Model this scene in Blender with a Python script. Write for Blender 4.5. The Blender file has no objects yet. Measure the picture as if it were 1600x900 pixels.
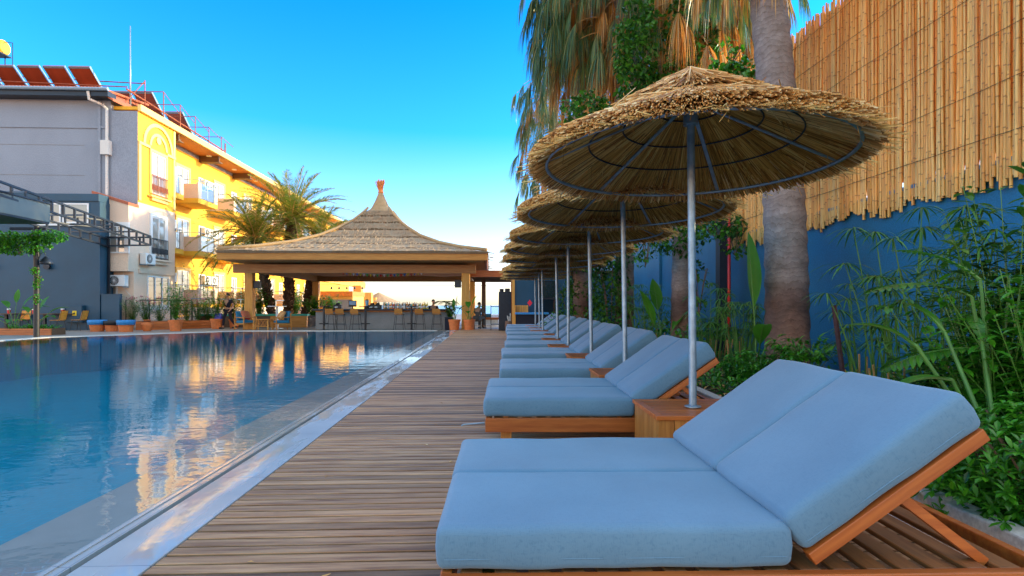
import bpy, bmesh, math, random
from mathutils import Vector, Matrix, noise
R = math.radians
rnd = random.Random(11)
U = rnd.uniform
scene = bpy.context.scene
COL = scene.collection

# ---------------------------------------------------------------- camera
YAW = R(2.36)
cam_d = bpy.data.cameras.new('camera'); cam = bpy.data.objects.new('camera', cam_d)
COL.objects.link(cam); scene.camera = cam
cam.location = (0, 0, 1.12); cam.rotation_euler = (R(90), 0, -YAW)
cam_d.sensor_width = 36; cam_d.lens = 19.125
cam_d.shift_y = 27 / 1600.0
cam_d.clip_start = 0.05; cam_d.clip_end = 12000

# ---------------------------------------------------------------- world, sun, exposure
SUN_AZ = R(16)       # from +X towards +Y
SUN_EL = R(14)
w = bpy.data.worlds.new('World'); scene.world = w; w.use_nodes = True
nt = w.node_tree; nt.nodes.clear()
sky = nt.nodes.new('ShaderNodeTexSky'); sky.sky_type = 'NISHITA'; sky.sun_disc = False
sky.sun_elevation = SUN_EL; sky.sun_rotation = R(90) - SUN_AZ
sky.altitude = 0; sky.air_density = 1.0; sky.dust_density = 1.0; sky.ozone_density = 2.5
tc = nt.nodes.new('ShaderNodeTexCoord'); sx = nt.nodes.new('ShaderNodeSeparateXYZ')
rp = nt.nodes.new('ShaderNodeValToRGB')
e = rp.color_ramp.elements
e[0].position = 0.0; e[0].color = (1.0, 0.95, 1.0, 1)
e[1].position = 1.0; e[1].color = (1.55, 1.6, 1.5, 1)
for p_, c_ in ((.06, (.92, .85, .95)), (.16, (.52, .78, 1.1)), (.30, (.08, .58, 1.05)), (.52, (.005, .48, 1.05)), (.68, (1.1, 1.35, 1.5))):
    x = e.new(p_); x.color = (*c_, 1)
mx = nt.nodes.new('ShaderNodeMix'); mx.data_type = 'RGBA'; mx.blend_type = 'MULTIPLY'
mx.inputs[0].default_value = 1.0
hs = nt.nodes.new('ShaderNodeHueSaturation'); hs.inputs['Saturation'].default_value = 0.9
bg = nt.nodes.new('ShaderNodeBackground'); bg.inputs[1].default_value = 0.15
wo = nt.nodes.new('ShaderNodeOutputWorld')
nt.links.new(tc.outputs['Generated'], sx.inputs[0]); nt.links.new(sx.outputs[2], rp.inputs[0])
nt.links.new(sky.outputs[0], hs.inputs['Color'])
nt.links.new(hs.outputs[0], mx.inputs[6]); nt.links.new(rp.outputs[0], mx.inputs[7])
# warm evening glow of the sky on the side away from the sea
mr = nt.nodes.new('ShaderNodeMapRange'); mr.inputs[1].default_value = .15; mr.inputs[2].default_value = -.35
nt.links.new(sx.outputs[1], mr.inputs[0])
m2 = nt.nodes.new('ShaderNodeMix'); m2.data_type = 'RGBA'; m2.blend_type = 'MULTIPLY'; m2.inputs[7].default_value = (3.2, 1.65, .95, 1)
nt.links.new(mr.outputs[0], m2.inputs[0]); nt.links.new(mx.outputs[2], m2.inputs[6])
nt.links.new(m2.outputs[2], bg.inputs[0]); nt.links.new(bg.outputs[0], wo.inputs[0])

sd = bpy.data.lights.new('sun', 'SUN'); sun = bpy.data.objects.new('sun', sd); COL.objects.link(sun)
sd.energy = 2.0; sd.angle = R(0.6); sd.color = (1.0, 0.76, 0.38)
sv = Vector((math.cos(SUN_AZ) * math.cos(SUN_EL), math.sin(SUN_AZ) * math.cos(SUN_EL), math.sin(SUN_EL)))
sun.rotation_euler = sv.to_track_quat('Z', 'Y').to_euler()
scene.view_settings.view_transform = 'Standard'; scene.view_settings.look = 'None'
scene.view_settings.exposure = 2.0; scene.view_settings.gamma = 1.0
scene.view_settings.use_curve_mapping = False
scene.render.engine = 'CYCLES'
cy = scene.cycles
cy.use_denoising = True; cy.max_bounces = 8; cy.diffuse_bounces = 5; cy.glossy_bounces = 4
cy.transparent_max_bounces = 16; cy.transmission_bounces = 4
cy.caustics_reflective = False; cy.caustics_refractive = False
try: cy.denoiser = 'OPENIMAGEDENOISE'
except Exception: pass

# ---------------------------------------------------------------- helpers
def at(px, D, z=0.0):
    """ground plan position of something seen at column px of the photo, D metres deep"""
    xc = (px - 800) / 850.0 * D
    return Vector((xc * math.cos(YAW) + D * math.sin(YAW), D * math.cos(YAW) - xc * math.sin(YAW), z))

class MB:
    def __init__(s): s.v = []; s.f = []
    def add(s, vs, fs):
        n = len(s.v); s.v.extend([tuple(p) for p in vs]); s.f.extend([tuple(i + n for i in f) for f in fs])
    def box(s, x0, x1, y0, y1, z0, z1, M=None):
        vs = [Vector((x, y, z)) for z in (z0, z1) for y in (y0, y1) for x in (x0, x1)]
        if M: vs = [M @ p for p in vs]
        s.add(vs, [(0, 2, 3, 1), (4, 5, 7, 6), (0, 1, 5, 4), (2, 6, 7, 3), (0, 4, 6, 2), (1, 3, 7, 5)])
        return s
    def beam(s, a, b, wd, ht, up=(0, 0, 1)):
        a = Vector(a); b = Vector(b); d = (b - a); L = d.length; d.normalize()
        up = Vector(up); sd_ = d.cross(up)
        if sd_.length < 1e-4: sd_ = d.cross(Vector((1, 0, 0)))
        sd_.normalize(); u = sd_.cross(d)
        M = Matrix(((d.x, sd_.x, u.x, a.x), (d.y, sd_.y, u.y, a.y), (d.z, sd_.z, u.z, a.z), (0, 0, 0, 1)))
        return s.box(0, L, -wd / 2, wd / 2, -ht / 2, ht / 2, M)
    def tube(s, pts, rad, n=8, caps=True):
        pts = [Vector(p) for p in pts]
        if not isinstance(rad, (list, tuple)): rad = [rad] * len(pts)
        vs = []; ref = None
        for i, p in enumerate(pts):
            d = (pts[min(i + 1, len(pts) - 1)] - pts[max(i - 1, 0)])
            if d.length < 1e-9: d = Vector((0, 0, 1))
            d.normalize()
            if ref is None: ref = Vector((1, 0, 0)) if abs(d.x) < .8 else Vector((0, 1, 0))
            a = (ref - d * ref.dot(d)); a.normalize(); b = d.cross(a); ref = a
            for k in range(n):
                t = 2 * math.pi * k / n
                vs.append(p + (a * math.cos(t) + b * math.sin(t)) * rad[i])
        fs = []
        for i in range(len(pts) - 1):
            for k in range(n):
                k2 = (k + 1) % n
                fs.append((i * n + k, i * n + k2, (i + 1) * n + k2, (i + 1) * n + k))
        if caps and n > 2:
            fs.append(tuple(range(n - 1, -1, -1))); m = (len(pts) - 1) * n
            fs.append(tuple(m + k for k in range(n)))
        s.add(vs, fs); return s
    def ring(s, c, r, tr, n=40, m=6, tilt=None):
        pts = []
        vs = []; fs = []
        c = Vector(c)
        for i in range(n):
            t = 2 * math.pi * i / n
            for k in range(m):
                p = 2 * math.pi * k / m
                rr = r + tr * math.cos(p)
                q = Vector((rr * math.cos(t), rr * math.sin(t), tr * math.sin(p)))
                vs.append(c + (tilt @ q if tilt else q))
        for i in range(n):
            for k in range(m):
                fs.append((i * m + k, ((i + 1) % n) * m + k, ((i + 1) % n) * m + (k + 1) % m, i * m + (k + 1) % m))
        s.add(vs, fs); return s
    def lathe(s, prof, c=(0, 0, 0), n=20, jit=0):
        c = Vector(c); vs = []; fs = []
        for r, z in prof:
            for k in range(n):
                t = 2 * math.pi * k / n
                j = 1 + (jit * (U(-1, 1)) if jit else 0)
                vs.append(c + Vector((r * j * math.cos(t), r * j * math.sin(t), z)))
        for i in range(len(prof) - 1):
            for k in range(n):
                k2 = (k + 1) % n
                fs.append((i * n + k, i * n + k2, (i + 1) * n + k2, (i + 1) * n + k))
        if prof[0][0] > 1e-4: fs.append(tuple(range(n - 1, -1, -1)))
        if prof[-1][0] > 1e-4: fs.append(tuple((len(prof) - 1) * n + k for k in range(n)))
        s.add(vs, fs); return s
    def prism(s, poly, vec):
        vec = Vector(vec); n = len(poly)
        vs = [Vector(p) for p in poly] + [Vector(p) + vec for p in poly]
        s.add(vs, [tuple(range(n - 1, -1, -1)), tuple(range(n, 2 * n))] +
              [(i, (i + 1) % n, n + (i + 1) % n, n + i) for i in range(n)])
        return s
    def leaf(s, p, d, L, W, droop=0.5, seg=3, fold=0.0, peak=0.45, tw=None):
        """a blade starting at p along d, bending down"""
        p = Vector(p); d = Vector(d).normalized()
        sd_ = d.cross(Vector((0, 0, 1)))
        if sd_.length < .05: sd_ = Vector((U(-1, 1), U(-1, 1), 0))
        sd_.normalize()
        if tw: sd_ = (Matrix.Rotation(tw, 3, d) @ sd_)
        n0 = len(s.v); vs = []; fs = []
        for i in range(seg + 1):
            t = i / seg
            wv = W * .5 * (math.sin(math.pi * min(1, max(0.02, (t / peak * .5) if t < peak else (.5 + (t - peak) / (1 - peak) * .5)))) ** .8)
            nn = sd_.cross(d)
            if fold and 0 < i < seg:
                vs += [p - sd_ * wv + nn * fold * wv, p, p + sd_ * wv + nn * fold * wv]
            else:
                vs += [p - sd_ * wv, p, p + sd_ * wv] if fold else [p - sd_ * wv, p + sd_ * wv]
            d2 = d + Vector((0, 0, -droop / seg)); d2.normalize()
            p = p + d2 * (L / seg); d = d2
        k = 3 if fold else 2
        for i in range(seg):
            a = i * k; b = a + k
            for j in range(k - 1): fs.append((a + j, a + j + 1, b + j + 1, b + j))
        s.add(vs, fs); return p
    def build(s, name, m, parent=None, smooth=False, bevel=0, loc=None, kind=None, segs=2, autosm=None):
        me = bpy.data.meshes.new(name)
        me.from_pydata(s.v, [], s.f); me.update()
        if smooth:
            me.polygons.foreach_set('use_smooth', [True] * len(me.polygons))
            if autosm:
                try: me.set_sharp_from_angle(angle=R(autosm))
                except Exception: pass
        if m: me.materials.append(m)
        o = bpy.data.objects.new(name, me); COL.objects.link(o)
        if parent: o.parent = parent
        if loc: o.location = loc
        if kind: o['kind'] = kind
        if bevel:
            b = o.modifiers.new('bevel', 'BEVEL'); b.width = bevel; b.segments = segs; b.limit_method = 'ANGLE'
            b.angle_limit = R(40)
        return o

def tag(o, label=None, cat=None, group=None, kind=None):
    if label: o['label'] = label
    if cat: o['category'] = cat
    if group: o['group'] = group
    if kind: o['kind'] = kind
    return o
def thing(name, label, cat, loc=(0, 0, 0), rz=0.0, group=None):
    o = bpy.data.objects.new(name, None); COL.objects.link(o)
    o.empty_display_size = .2
    o.location = loc; o.rotation_euler = (0, 0, rz)
    return tag(o, label, cat, group)
def kids(o): return [c for c in bpy.data.objects if c.parent == o]
def dup(root, loc=None, rz=None, label=None, scale=None):
    def rec(o, par):
        c = o.copy(); COL.objects.link(c)
        if par: c.parent = par
        for ch in kids(o): rec(ch, c)
        return c
    r = rec(root, None)
    if loc is not None: r.location = loc
    if rz is not None: r.rotation_euler = (0, 0, rz)
    if label: r['label'] = label
    if scale: r.scale = scale if isinstance(scale, tuple) else (scale,) * 3
    return r

# ---------------------------------------------------------------- materials
def _m(name):
    m = bpy.data.materials.new(name); m.use_nodes = True
    t = m.node_tree; b = t.nodes['Principled BSDF']
    return m, t, b
def coords(t, scale=(1, 1, 1), kind='Object'):
    tc = t.nodes.new('ShaderNodeTexCoord'); mp = t.nodes.new('ShaderNodeMapping')
    mp.inputs['Scale'].default_value = scale
    t.links.new(tc.outputs[kind], mp.inputs[0]); return mp.outputs[0]
def ramp(t, fac, stops):
    r = t.nodes.new('ShaderNodeValToRGB'); e = r.color_ramp.elements
    e[0].position = stops[0][0]; e[0].color = (*stops[0][1], 1)
    e[1].position = stops[-1][0]; e[1].color = (*stops[-1][1], 1)
    for p, c in stops[1:-1]:
        x = e.new(p); x.color = (*c, 1)
    t.links.new(fac, r.inputs[0]); return r.outputs[0]
def mixc(t, fac, a, b, mode='MIX'):
    n = t.nodes.new('ShaderNodeMix'); n.data_type = 'RGBA'; n.blend_type = mode
    for i, v in ((0, fac), (6, a), (7, b)):
        if isinstance(v, (int, float)): n.inputs[i].default_value = v
        elif isinstance(v, tuple): n.inputs[i].default_value = (*v, 1)
        else: t.links.new(v, n.inputs[i])
    return n.outputs[2]
def mth(t, op, a, b=None):
    n = t.nodes.new('ShaderNodeMath'); n.operation = op
    for i, v in enumerate((a, b)):
        if v is None: continue
        if isinstance(v, (int, float)): n.inputs[i].default_value = v
        else: t.links.new(v, n.inputs[i])
    return n.outputs[0]
def nz(t, vec, scale, detail=3, rough=.55):
    n = t.nodes.new('ShaderNodeTexNoise'); n.inputs['Scale'].default_value = scale
    n.inputs['Detail'].default_value = detail; n.inputs['Roughness'].default_value = rough
    t.links.new(vec, n.inputs['Vector']); return n.outputs[0]
def bump(t, b, h, strength=.3, dist=.01):
    n = t.nodes.new('ShaderNodeBump'); n.inputs['Strength'].default_value = strength
    n.inputs['Distance'].default_value = dist
    t.links.new(h, n.inputs['Height']); t.links.new(n.outputs[0], b.inputs['Normal'])
def mul(c, k): return tuple(min(1, v * k) for v in c)

def mat(name, col, rough=.6, var=.25, scale=6, stretch=(1, 1, 1), bmp=.15, bd=.005, metal=0, spec=.5, island=0.0, fine=0, coat=0):
    m, t, b = _m(name)
    v = coords(t, stretch)
    n = nz(t, v, scale, 5, .6)
    c = ramp(t, n, [(.3, mul(col, 1 - var)), (.7, mul(col, 1 + var))])
    if fine:
        n2 = nz(t, v, fine, 2)
        c = mixc(t, .5, c, ramp(t, n2, [(.35, mul(col, .7)), (.65, mul(col, 1.3))]))
    if island:
        g = t.nodes.new('ShaderNodeNewGeometry')
        k = ramp(t, g.outputs['Random Per Island'], [(0, (1 - island,) * 3), (1, (min(1, 1 + island * .3),) * 3)])
        c = mixc(t, 1.0, c, k, 'MULTIPLY')
    t.links.new(c, b.inputs['Base Color'])
    b.inputs['Roughness'].default_value = rough; b.inputs['Metallic'].default_value = metal
    b.inputs['Specular IOR Level'].default_value = spec
    b.inputs['Coat Weight'].default_value = coat
    if bmp: bump(t, b, nz(t, v, fine or scale * 6, 4), bmp, bd)
    return m
def wood(name, c1, c2, rough=.55, axis=0, island=.35, scale=7, bmp=.3, spec=.4):
    m, t, b = _m(name)
    st = [14, 14, 14]; st[axis] = 1.0
    g = t.nodes.new('ShaderNodeNewGeometry')
    tc = t.nodes.new('ShaderNodeTexCoord')
    ad = t.nodes.new('ShaderNodeVectorMath'); ad.operation = 'ADD'
    cb = t.nodes.new('ShaderNodeCombineXYZ')
    rr = mth(t, 'MULTIPLY', g.outputs['Random Per Island'], 37.0)
    for i in range(3): t.links.new(rr, cb.inputs[i])
    t.links.new(tc.outputs['Object'], ad.inputs[0]); t.links.new(cb.outputs[0], ad.inputs[1])
    mp = t.nodes.new('ShaderNodeMapping'); mp.inputs['Scale'].default_value = st
    t.links.new(ad.outputs[0], mp.inputs[0])
    n = nz(t, mp.outputs[0], scale * .35, 6, .65)
    c = ramp(t, n, [(.32, c1), (.5, mul(tuple((a + b_) / 2 for a, b_ in zip(c1, c2)), 1)), (.68, c2)])
    k = ramp(t, g.outputs['Random Per Island'], [(0, (1 - island,) * 3), (.5, (1 - island * .3,) * 3), (1, (1, 1, 1))])
    c = mixc(t, 1.0, c, k, 'MULTIPLY')
    t.links.new(c, b.inputs['Base Color']); b.inputs['Roughness'].default_value = rough
    b.inputs['Specular IOR Level'].default_value = spec
    bump(t, b, n, bmp, .004)
    return m
def leafm(name, cols, trans=.35, rough=.45, spec=.4):
    """foliage: random tone per leaf and some light let through"""
    m, t, b = _m(name)
    g = t.nodes.new('ShaderNodeNewGeometry')
    n = len(cols)
    c = ramp(t, g.outputs['Random Per Island'], [(i / (n - 1), q) for i, q in enumerate(cols)])
    v = coords(t)
    c = mixc(t, 1.0, c, ramp(t, nz(t, v, 2.2, 3), [(.3, (.65,) * 3), (.7, (1, 1, 1))]), 'MULTIPLY')
    t.links.new(c, b.inputs['Base Color']); b.inputs['Roughness'].default_value = rough
    b.inputs['Specular IOR Level'].default_value = spec
    tr = t.nodes.new('ShaderNodeBsdfTranslucent'); t.links.new(c, tr.inputs[0])
    ms = t.nodes.new('ShaderNodeMixShader'); ms.inputs[0].default_value = trans
    t.links.new(b.outputs[0], ms.inputs[1]); t.links.new(tr.outputs[0], ms.inputs[2])
    t.links.new(ms.outputs[0], t.nodes['Material Output'].inputs[0])
    return m
def glassm(name, tint=(.02, .03, .035), rough=.04):
    m, t, b = _m(name)
    b.inputs['Base Color'].default_value = (*tint, 1); b.inputs['Roughness'].default_value = rough
    b.inputs['Specular IOR Level'].default_value = 1.0; b.inputs['IOR'].default_value = 1.6
    b.inputs['Coat Weight'].default_value = .6
    return m
def rail_glass(name):
    m, t, b = _m(name)
    g = t.nodes.new('ShaderNodeBsdfGlossy'); g.inputs['Roughness'].default_value = .05
    tr = t.nodes.new('ShaderNodeBsdfTransparent'); tr.inputs[0].default_value = (.8, .87, .9, 1)
    ms = t.nodes.new('ShaderNodeMixShader'); ms.inputs[0].default_value = .25
    t.links.new(tr.outputs[0], ms.inputs[1]); t.links.new(g.outputs[0], ms.inputs[2])
    t.links.new(ms.outputs[0], t.nodes['Material Output'].inputs[0]); return m
def translucent(m, k):
    t = m.node_tree; b = t.nodes['Principled BSDF']
    tr = t.nodes.new('ShaderNodeBsdfTranslucent')
    src = b.inputs['Base Color'].links[0].from_socket
    t.links.new(src, tr.inputs[0])
    ms = t.nodes.new('ShaderNodeMixShader'); ms.inputs[0].default_value = k
    t.links.new(b.outputs[0], ms.inputs[1]); t.links.new(tr.outputs[0], ms.inputs[2])
    t.links.new(ms.outputs[0], t.nodes['Material Output'].inputs[0]); return m

M = {}
M['deck'] = wood('deck_wood', (.24, .105, .045), (.70, .40, .20), .6, 0, .68, 5, .5, .35)
M['teak'] = wood('teak', (.36, .075, .012), (.60, .17, .03), .42, 0, .3, 7, .2, .5)
M['teak_y'] = wood('teak_across', (.38, .10, .018), (.62, .21, .045), .42, 1, .3, 7, .2, .5)
M['teak_z'] = wood('teak_upright', (.42, .13, .02), (.70, .28, .06), .42, 2, .35, 7, .2, .5)
M['darkwood'] = wood('dark_wood', (.09, .042, .02), (.16, .09, .045), .6, 0, .3)
M['beam'] = wood('pale_beam_wood', (.42, .16, .025), (.60, .27, .055), .6, 0, .2, 5)
M['beam_z'] = wood('pale_post_wood', (.54, .22, .035), (.76, .38, .08), .6, 2, .2, 5)
M['brownbeam'] = wood('brown_beam_wood', (.26, .12, .04), (.40, .21, .08), .6, 0, .2, 5)
M['fabric'] = None
M['slat'] = wood('dark_slats', (.17, .06, .02), (.34, .13, .04), .5, 1, .35)  # slats a darker brown than the teak frame
M['steel'] = mat('galvanised_steel', (.24, .33, .41), .38, .25, 14, metal=.4, bmp=.05)
M['dsteel'] = mat('dark_steel', (.014, .022, .036), .45, .2, 9, metal=.3, bmp=.05)
M['black'] = mat('black_paint', (.010, .012, .016), .5, .2, bmp=.03)
M['white'] = mat('white_paint', (.75, .76, .76), .5, .06, bmp=.04)
M['bluewall'] = mat('blue_wall_paint', (.007, .055, .105), .55, .32, .9, bmp=.25, fine=60, bd=.003)
M['bluewall2'] = mat('garden_wall_paint', (.014, .13, .235), .6, .42, .7, bmp=.25, fine=50, bd=.003)
M['terracotta'] = mat('terracotta', (.62, .17, .045), .75, .15, 8, bmp=.2)
M['render_yellow'] = mat('yellow_render', (.82, .45, .035), .8, .06, 1.5, bmp=.2, fine=40)
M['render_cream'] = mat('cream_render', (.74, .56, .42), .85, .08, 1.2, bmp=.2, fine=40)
M['render_grey'] = mat('grey_render', (.25, .285, .345), .85, .17, .55, (1, 1, .5), bmp=.3, fine=40)
M['moulding'] = mat('cream_moulding', (.86, .60, .20), .7, .05, 3, bmp=.1)
M['glass'] = glassm('window_glass')
M['warmglass'] = glassm('window_glass_with_curtain', (.30, .29, .26), .08)
M['railglass'] = rail_glass('balcony_glass')
M['rooftile'] = mat('roof_tile', (.42, .12, .06), .8, .3, 9, bmp=.4, fine=60)
M['copper'] = mat('solar_absorber', (.32, .055, .02), .28, .25, 1.5, bmp=.02, metal=.2, coat=.4)
M['rust'] = mat('rust_steel', (.28, .07, .03), .7, .3, 8)
M['orangewood'] = wood('orange_soffit', (.40, .13, .03), (.62, .24, .06), .6, 1, .3, 6)
M['canvas'] = mat('brown_canvas', (.30, .13, .07), .9, .2, 1.2, bmp=.5, bd=.03)
M['concrete'] = mat('bar_concrete', (.23, .23, .23), .75, .22, 2.2, bmp=.3, fine=30)
M['stone'] = mat('pale_stone', (.62, .60, .56), .45, .1, 2.5, bmp=.1, fine=50)
M['straw_far'] = mat('reed_thatch', (.40, .275, .16), .9, .25, 3, (1, 1, .35), bmp=.9, bd=.02, fine=35)
M['strawridge'] = mat('thatch_ridge', (.40, .265, .13), .9, .25, 6, bmp=.9, bd=.02, fine=35)
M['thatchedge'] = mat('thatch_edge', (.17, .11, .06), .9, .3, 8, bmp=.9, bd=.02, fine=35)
M['bluecloth'] = mat('blue_cushion', (.02, .17, .30), .9, .12, 12, bmp=.2)
M['skin'] = mat('skin', (.45, .24, .15), .5, .05, bmp=0)
M['navy'] = mat('navy_cloth', (.008, .010, .022), .85, .2, 12, bmp=.2)
M['greycloth'] = mat('grey_cloth', (.09, .09, .09), .9, .2, 12, bmp=.2)
M['hair'] = mat('hair', (.012, .009, .007), .7, .2, 40)
M['orangechair'] = mat('orange_woven_plastic', (.80, .33, .03), .45, .15, 12, bmp=.2)
M['red'] = mat('red_paint', (.6, .02, .02), .4, .1)
M['cyanbag'] = mat('blue_plastic_liner', (.02, .22, .55), .35, .15, 10, bmp=.5, bd=.02)
M['royal'] = mat('royal_blue_plastic', (.01, .03, .35), .4, .15)
M['teal'] = mat('teal_paint', (.01, .28, .20), .5, .1)
# ================================================================= SETTING
def thatch_mat():
    m, t, b = _m('loose_straw')
    g = t.nodes.new('ShaderNodeNewGeometry')
    c = ramp(t, g.outputs['Random Per Island'], [(0, (.24, .09, .02)), (.3, (.54, .25, .06)), (.65, (.82, .46, .14)), (1, (.98, .78, .42))])
    t.links.new(c, b.inputs['Base Color']); b.inputs['Roughness'].default_value = .6
    b.inputs['Specular IOR Level'].default_value = .3
    return translucent(m, .12)
M['straw'] = thatch_mat()
def under_mat():
    m, t, b = _m('straw_underside')
    g = t.nodes.new('ShaderNodeNewGeometry')
    c = ramp(t, g.outputs['Random Per Island'], [(0, (.28, .12, .02)), (.4, (.60, .32, .07)), (.75, (.82, .50, .14)), (1, (.95, .70, .26))])
    t.links.new(c, b.inputs['Base Color']); b.inputs['Roughness'].default_value = .6
    return translucent(m, .15)
M['straw_under'] = under_mat()
def fabric_mat():
    m, t, b = _m('lounger_fabric')
    v = coords(t)
    w1 = nz(t, coords(t, (900, 60, 60)), 1.0, 2); w2 = nz(t, coords(t, (60, 900, 60)), 1.0, 2)
    s = mth(t, 'ADD', w1, w2)
    c = ramp(t, s, [(.7, (.10, .205, .30)), (1.3, (.135, .25, .35))])
    c = mixc(t, 1.0, c, ramp(t, nz(t, v, 2.2, 5), [(.3, (.80, .82, .84)), (.7, (1, 1, 1))]), 'MULTIPLY')
    t.links.new(c, b.inputs['Base Color']); b.inputs['Roughness'].default_value = .9
    b.inputs['Specular IOR Level'].default_value = .2; b.inputs['Sheen Weight'].default_value = .25
    n1 = t.nodes.new('ShaderNodeMath'); n1.operation = 'ADD'
    t.links.new(s, n1.inputs[0]); n2 = mth(t, 'MULTIPLY', nz(t, v, 5, 2), 3.0); t.links.new(n2, n1.inputs[1])
    bump(t, b, n1.outputs[0], .25, .0012)
    return m
M['fabric'] = fabric_mat()
def paving_mat():
    m, t, b = _m('terrace_paving')
    v = coords(t)
    br = t.nodes.new('ShaderNodeTexBrick'); br.inputs['Scale'].default_value = 1.6; br.offset = 0
    br.inputs['Color1'].default_value = (.36, .30, .25, 1); br.inputs['Color2'].default_value = (.42, .36, .30, 1)
    br.inputs['Mortar'].default_value = (.2, .17, .14, 1); br.inputs['Mortar Size'].default_value = .01
    t.links.new(v, br.inputs['Vector'])
    c = mixc(t, 1.0, br.outputs[0], ramp(t, nz(t, v, .8, 5), [(.3, (.75,) * 3), (.7, (1, 1, 1))]), 'MULTIPLY')
    t.links.new(c, b.inputs['Base Color']); b.inputs['Roughness'].default_value = .55
    return m
M['paving'] = paving_mat()
M['soil'] = mat('garden_soil', (.05, .035, .025), .95, .4, 4, bmp=1, bd=.05, fine=30)

PX0, PX1 = -15.4, -2.33        # pool sides
PY0, PY1 = -6.0, 24.1
CH = (-10.9, 24.1, -15.4, 19.7) # chamfered corner
def sheet(name, polys, z, m, kind='structure'):
    b = MB()
    for p in polys: b.add([(x, y, z) for x, y in p], [tuple(range(len(p)))])
    return b.build(name, m, kind=kind)
# terrace ground, one sheet around the pool reaching to the sea
sheet('ground', [
    [(-900, -60), (PX0, -60), (PX0, CH[3]), (CH[0], PY1), (CH[0], 72), (-900, 72)],
    [(CH[0], PY1), (-1.95, PY1), (-1.95, 72), (CH[0], 72)],
    [(-1.95, -60), (900, -60), (900, 72), (-1.95, 72)],
    [(PX0, -60), (-1.95, -60), (-1.95, PY0), (PX0, PY0)]], -0.055, M['paving'])
# the sea
ms, t, b_ = _m('sea_water'); b_.inputs['Base Color'].default_value = (.12, .25, .36, 1)
b_.inputs['Roughness'].default_value = .25; bump(t, b_, nz(t, coords(t, (1, 1, 1)), .6, 5), .6, .3)
sheet('sea', [[(-6000, 72), (6000, 72), (6000, 9000), (-6000, 9000)]], -2.5, ms)
bq = MB(); bq.box(-900, 900, 71.9, 72.1, -3, -.055); bq.build('sea_embankment', M['stone'], kind='structure')

# pool basin
def tile_mat():
    m, t, b = _m('pool_mosaic')
    v = coords(t)
    br = t.nodes.new('ShaderNodeTexBrick'); br.inputs['Scale'].default_value = 7; br.offset = 0
    br.inputs['Color1'].default_value = (.00, .56, .82, 1); br.inputs['Color2'].default_value = (.005, .62, .90, 1)
    br.inputs['Mortar'].default_value = (.08, .50, .72, 1); br.inputs['Mortar Size'].default_value = .03
    br.inputs['Row Height'].default_value = .5
    t.links.new(v, br.inputs['Vector']); t.links.new(br.outputs[0], b.inputs['Base Color'])
    b.inputs['Roughness'].default_value = .4; return m
tm = tile_mat()
b = MB()
pl = [(PX0, PY0), (PX1, PY0), (PX1, PY1 - .02), (CH[0], PY1 - .02), (CH[2], CH[3])]
zt, zb = -0.05, -1.3
for i in range(5):
    a = pl[i]; c = pl[(i + 1) % 5]
    b.add([(*a, zt), (*c, zt), (*c, zb), (*a, zb)], [(0, 3, 2, 1)])
b.add([(*p, zb) for p in pl], [(0, 1, 2, 3, 4)])
b.build('pool_basin', tm, kind='structure')
# shallow ledge under the film of water
def ledge_mat():
    m, t, b = _m('ledge_tile')
    v = coords(t)
    br = t.nodes.new('ShaderNodeTexBrick'); br.inputs['Scale'].default_value = 1.0; br.offset = 0
    br.inputs['Brick Width'].default_value = .45; br.inputs['Row Height'].default_value = 1.2
    br.inputs['Color1'].default_value = (.42, .43, .42, 1); br.inputs['Color2'].default_value = (.48, .48, .46, 1)
    br.inputs['Mortar'].default_value = (.25, .27, .28, 1); br.inputs['Mortar Size'].default_value = .004
    t.links.new(v, br.inputs['Vector'])
    c = mixc(t, 1.0, br.outputs[0], ramp(t, nz(t, v, 3, 5), [(.3, (.8,) * 3), (.7, (1, 1, 1))]), 'MULTIPLY')
    t.links.new(c, b.inputs['Base Color'])
    r = ramp(t, nz(t, coords(t, (2.2, .5, 1)), 1.3, 4, .6), [(.47, (.05,) * 3), (.56, (.35,) * 3)])
    t.links.new(r, b.inputs['Roughness']); b.inputs['Specular IOR Level'].default_value = .8
    bump(t, b, nz(t, v, 14, 3), .12, .004)
    return m
lm = ledge_mat()
b = MB(); b.box(PX1, -1.90, PY0, PY1 + .3, -.2, -.024); b.build('pool_ledge', mat('ledge_stone', (.62, .68, .72), .8, .10, 1.2, bmp=.02, spec=.2), kind='structure')
b = MB(); b.box(-1.865, -1.79, PY0, PY1 + .35, -.2, .0)
b.box(-1.865, -1.84, PY0, PY1 + .35, 0, .006); b.build('overflow_lip_kerb', lm, kind='structure')
b = MB(); b.box(-1.755, -1.455, PY0, PY1 + .4, -.2, .002); b.build('pool_coping_kerb', lm, kind='structure', bevel=.006)
b = MB(); b.box(-1.95, -1.45, PY0, PY1 + .4, -.3, -.06); b.build('overflow_channel_floor', M['black'], kind='structure')
b = MB(); b.box(CH[0], PX1, PY1, PY1 + .42, -.2, .004)
b.prism([(CH[0], CH[1], -.2), (CH[0] , CH[1] + .42, -.2), (CH[2] - .42, CH[3] + .15, -.2), (CH[2], CH[3], -.2)], (0, 0, .204))
b.prism([(PX0 - .42, PY0, -.2), (PX0, PY0, -.2), (PX0, CH[3], -.2), (PX0 - .42, CH[3] + .15, -.2)], (0, 0, .204))
b.build('far_pool_kerb', M['stone'], kind='structure')
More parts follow.
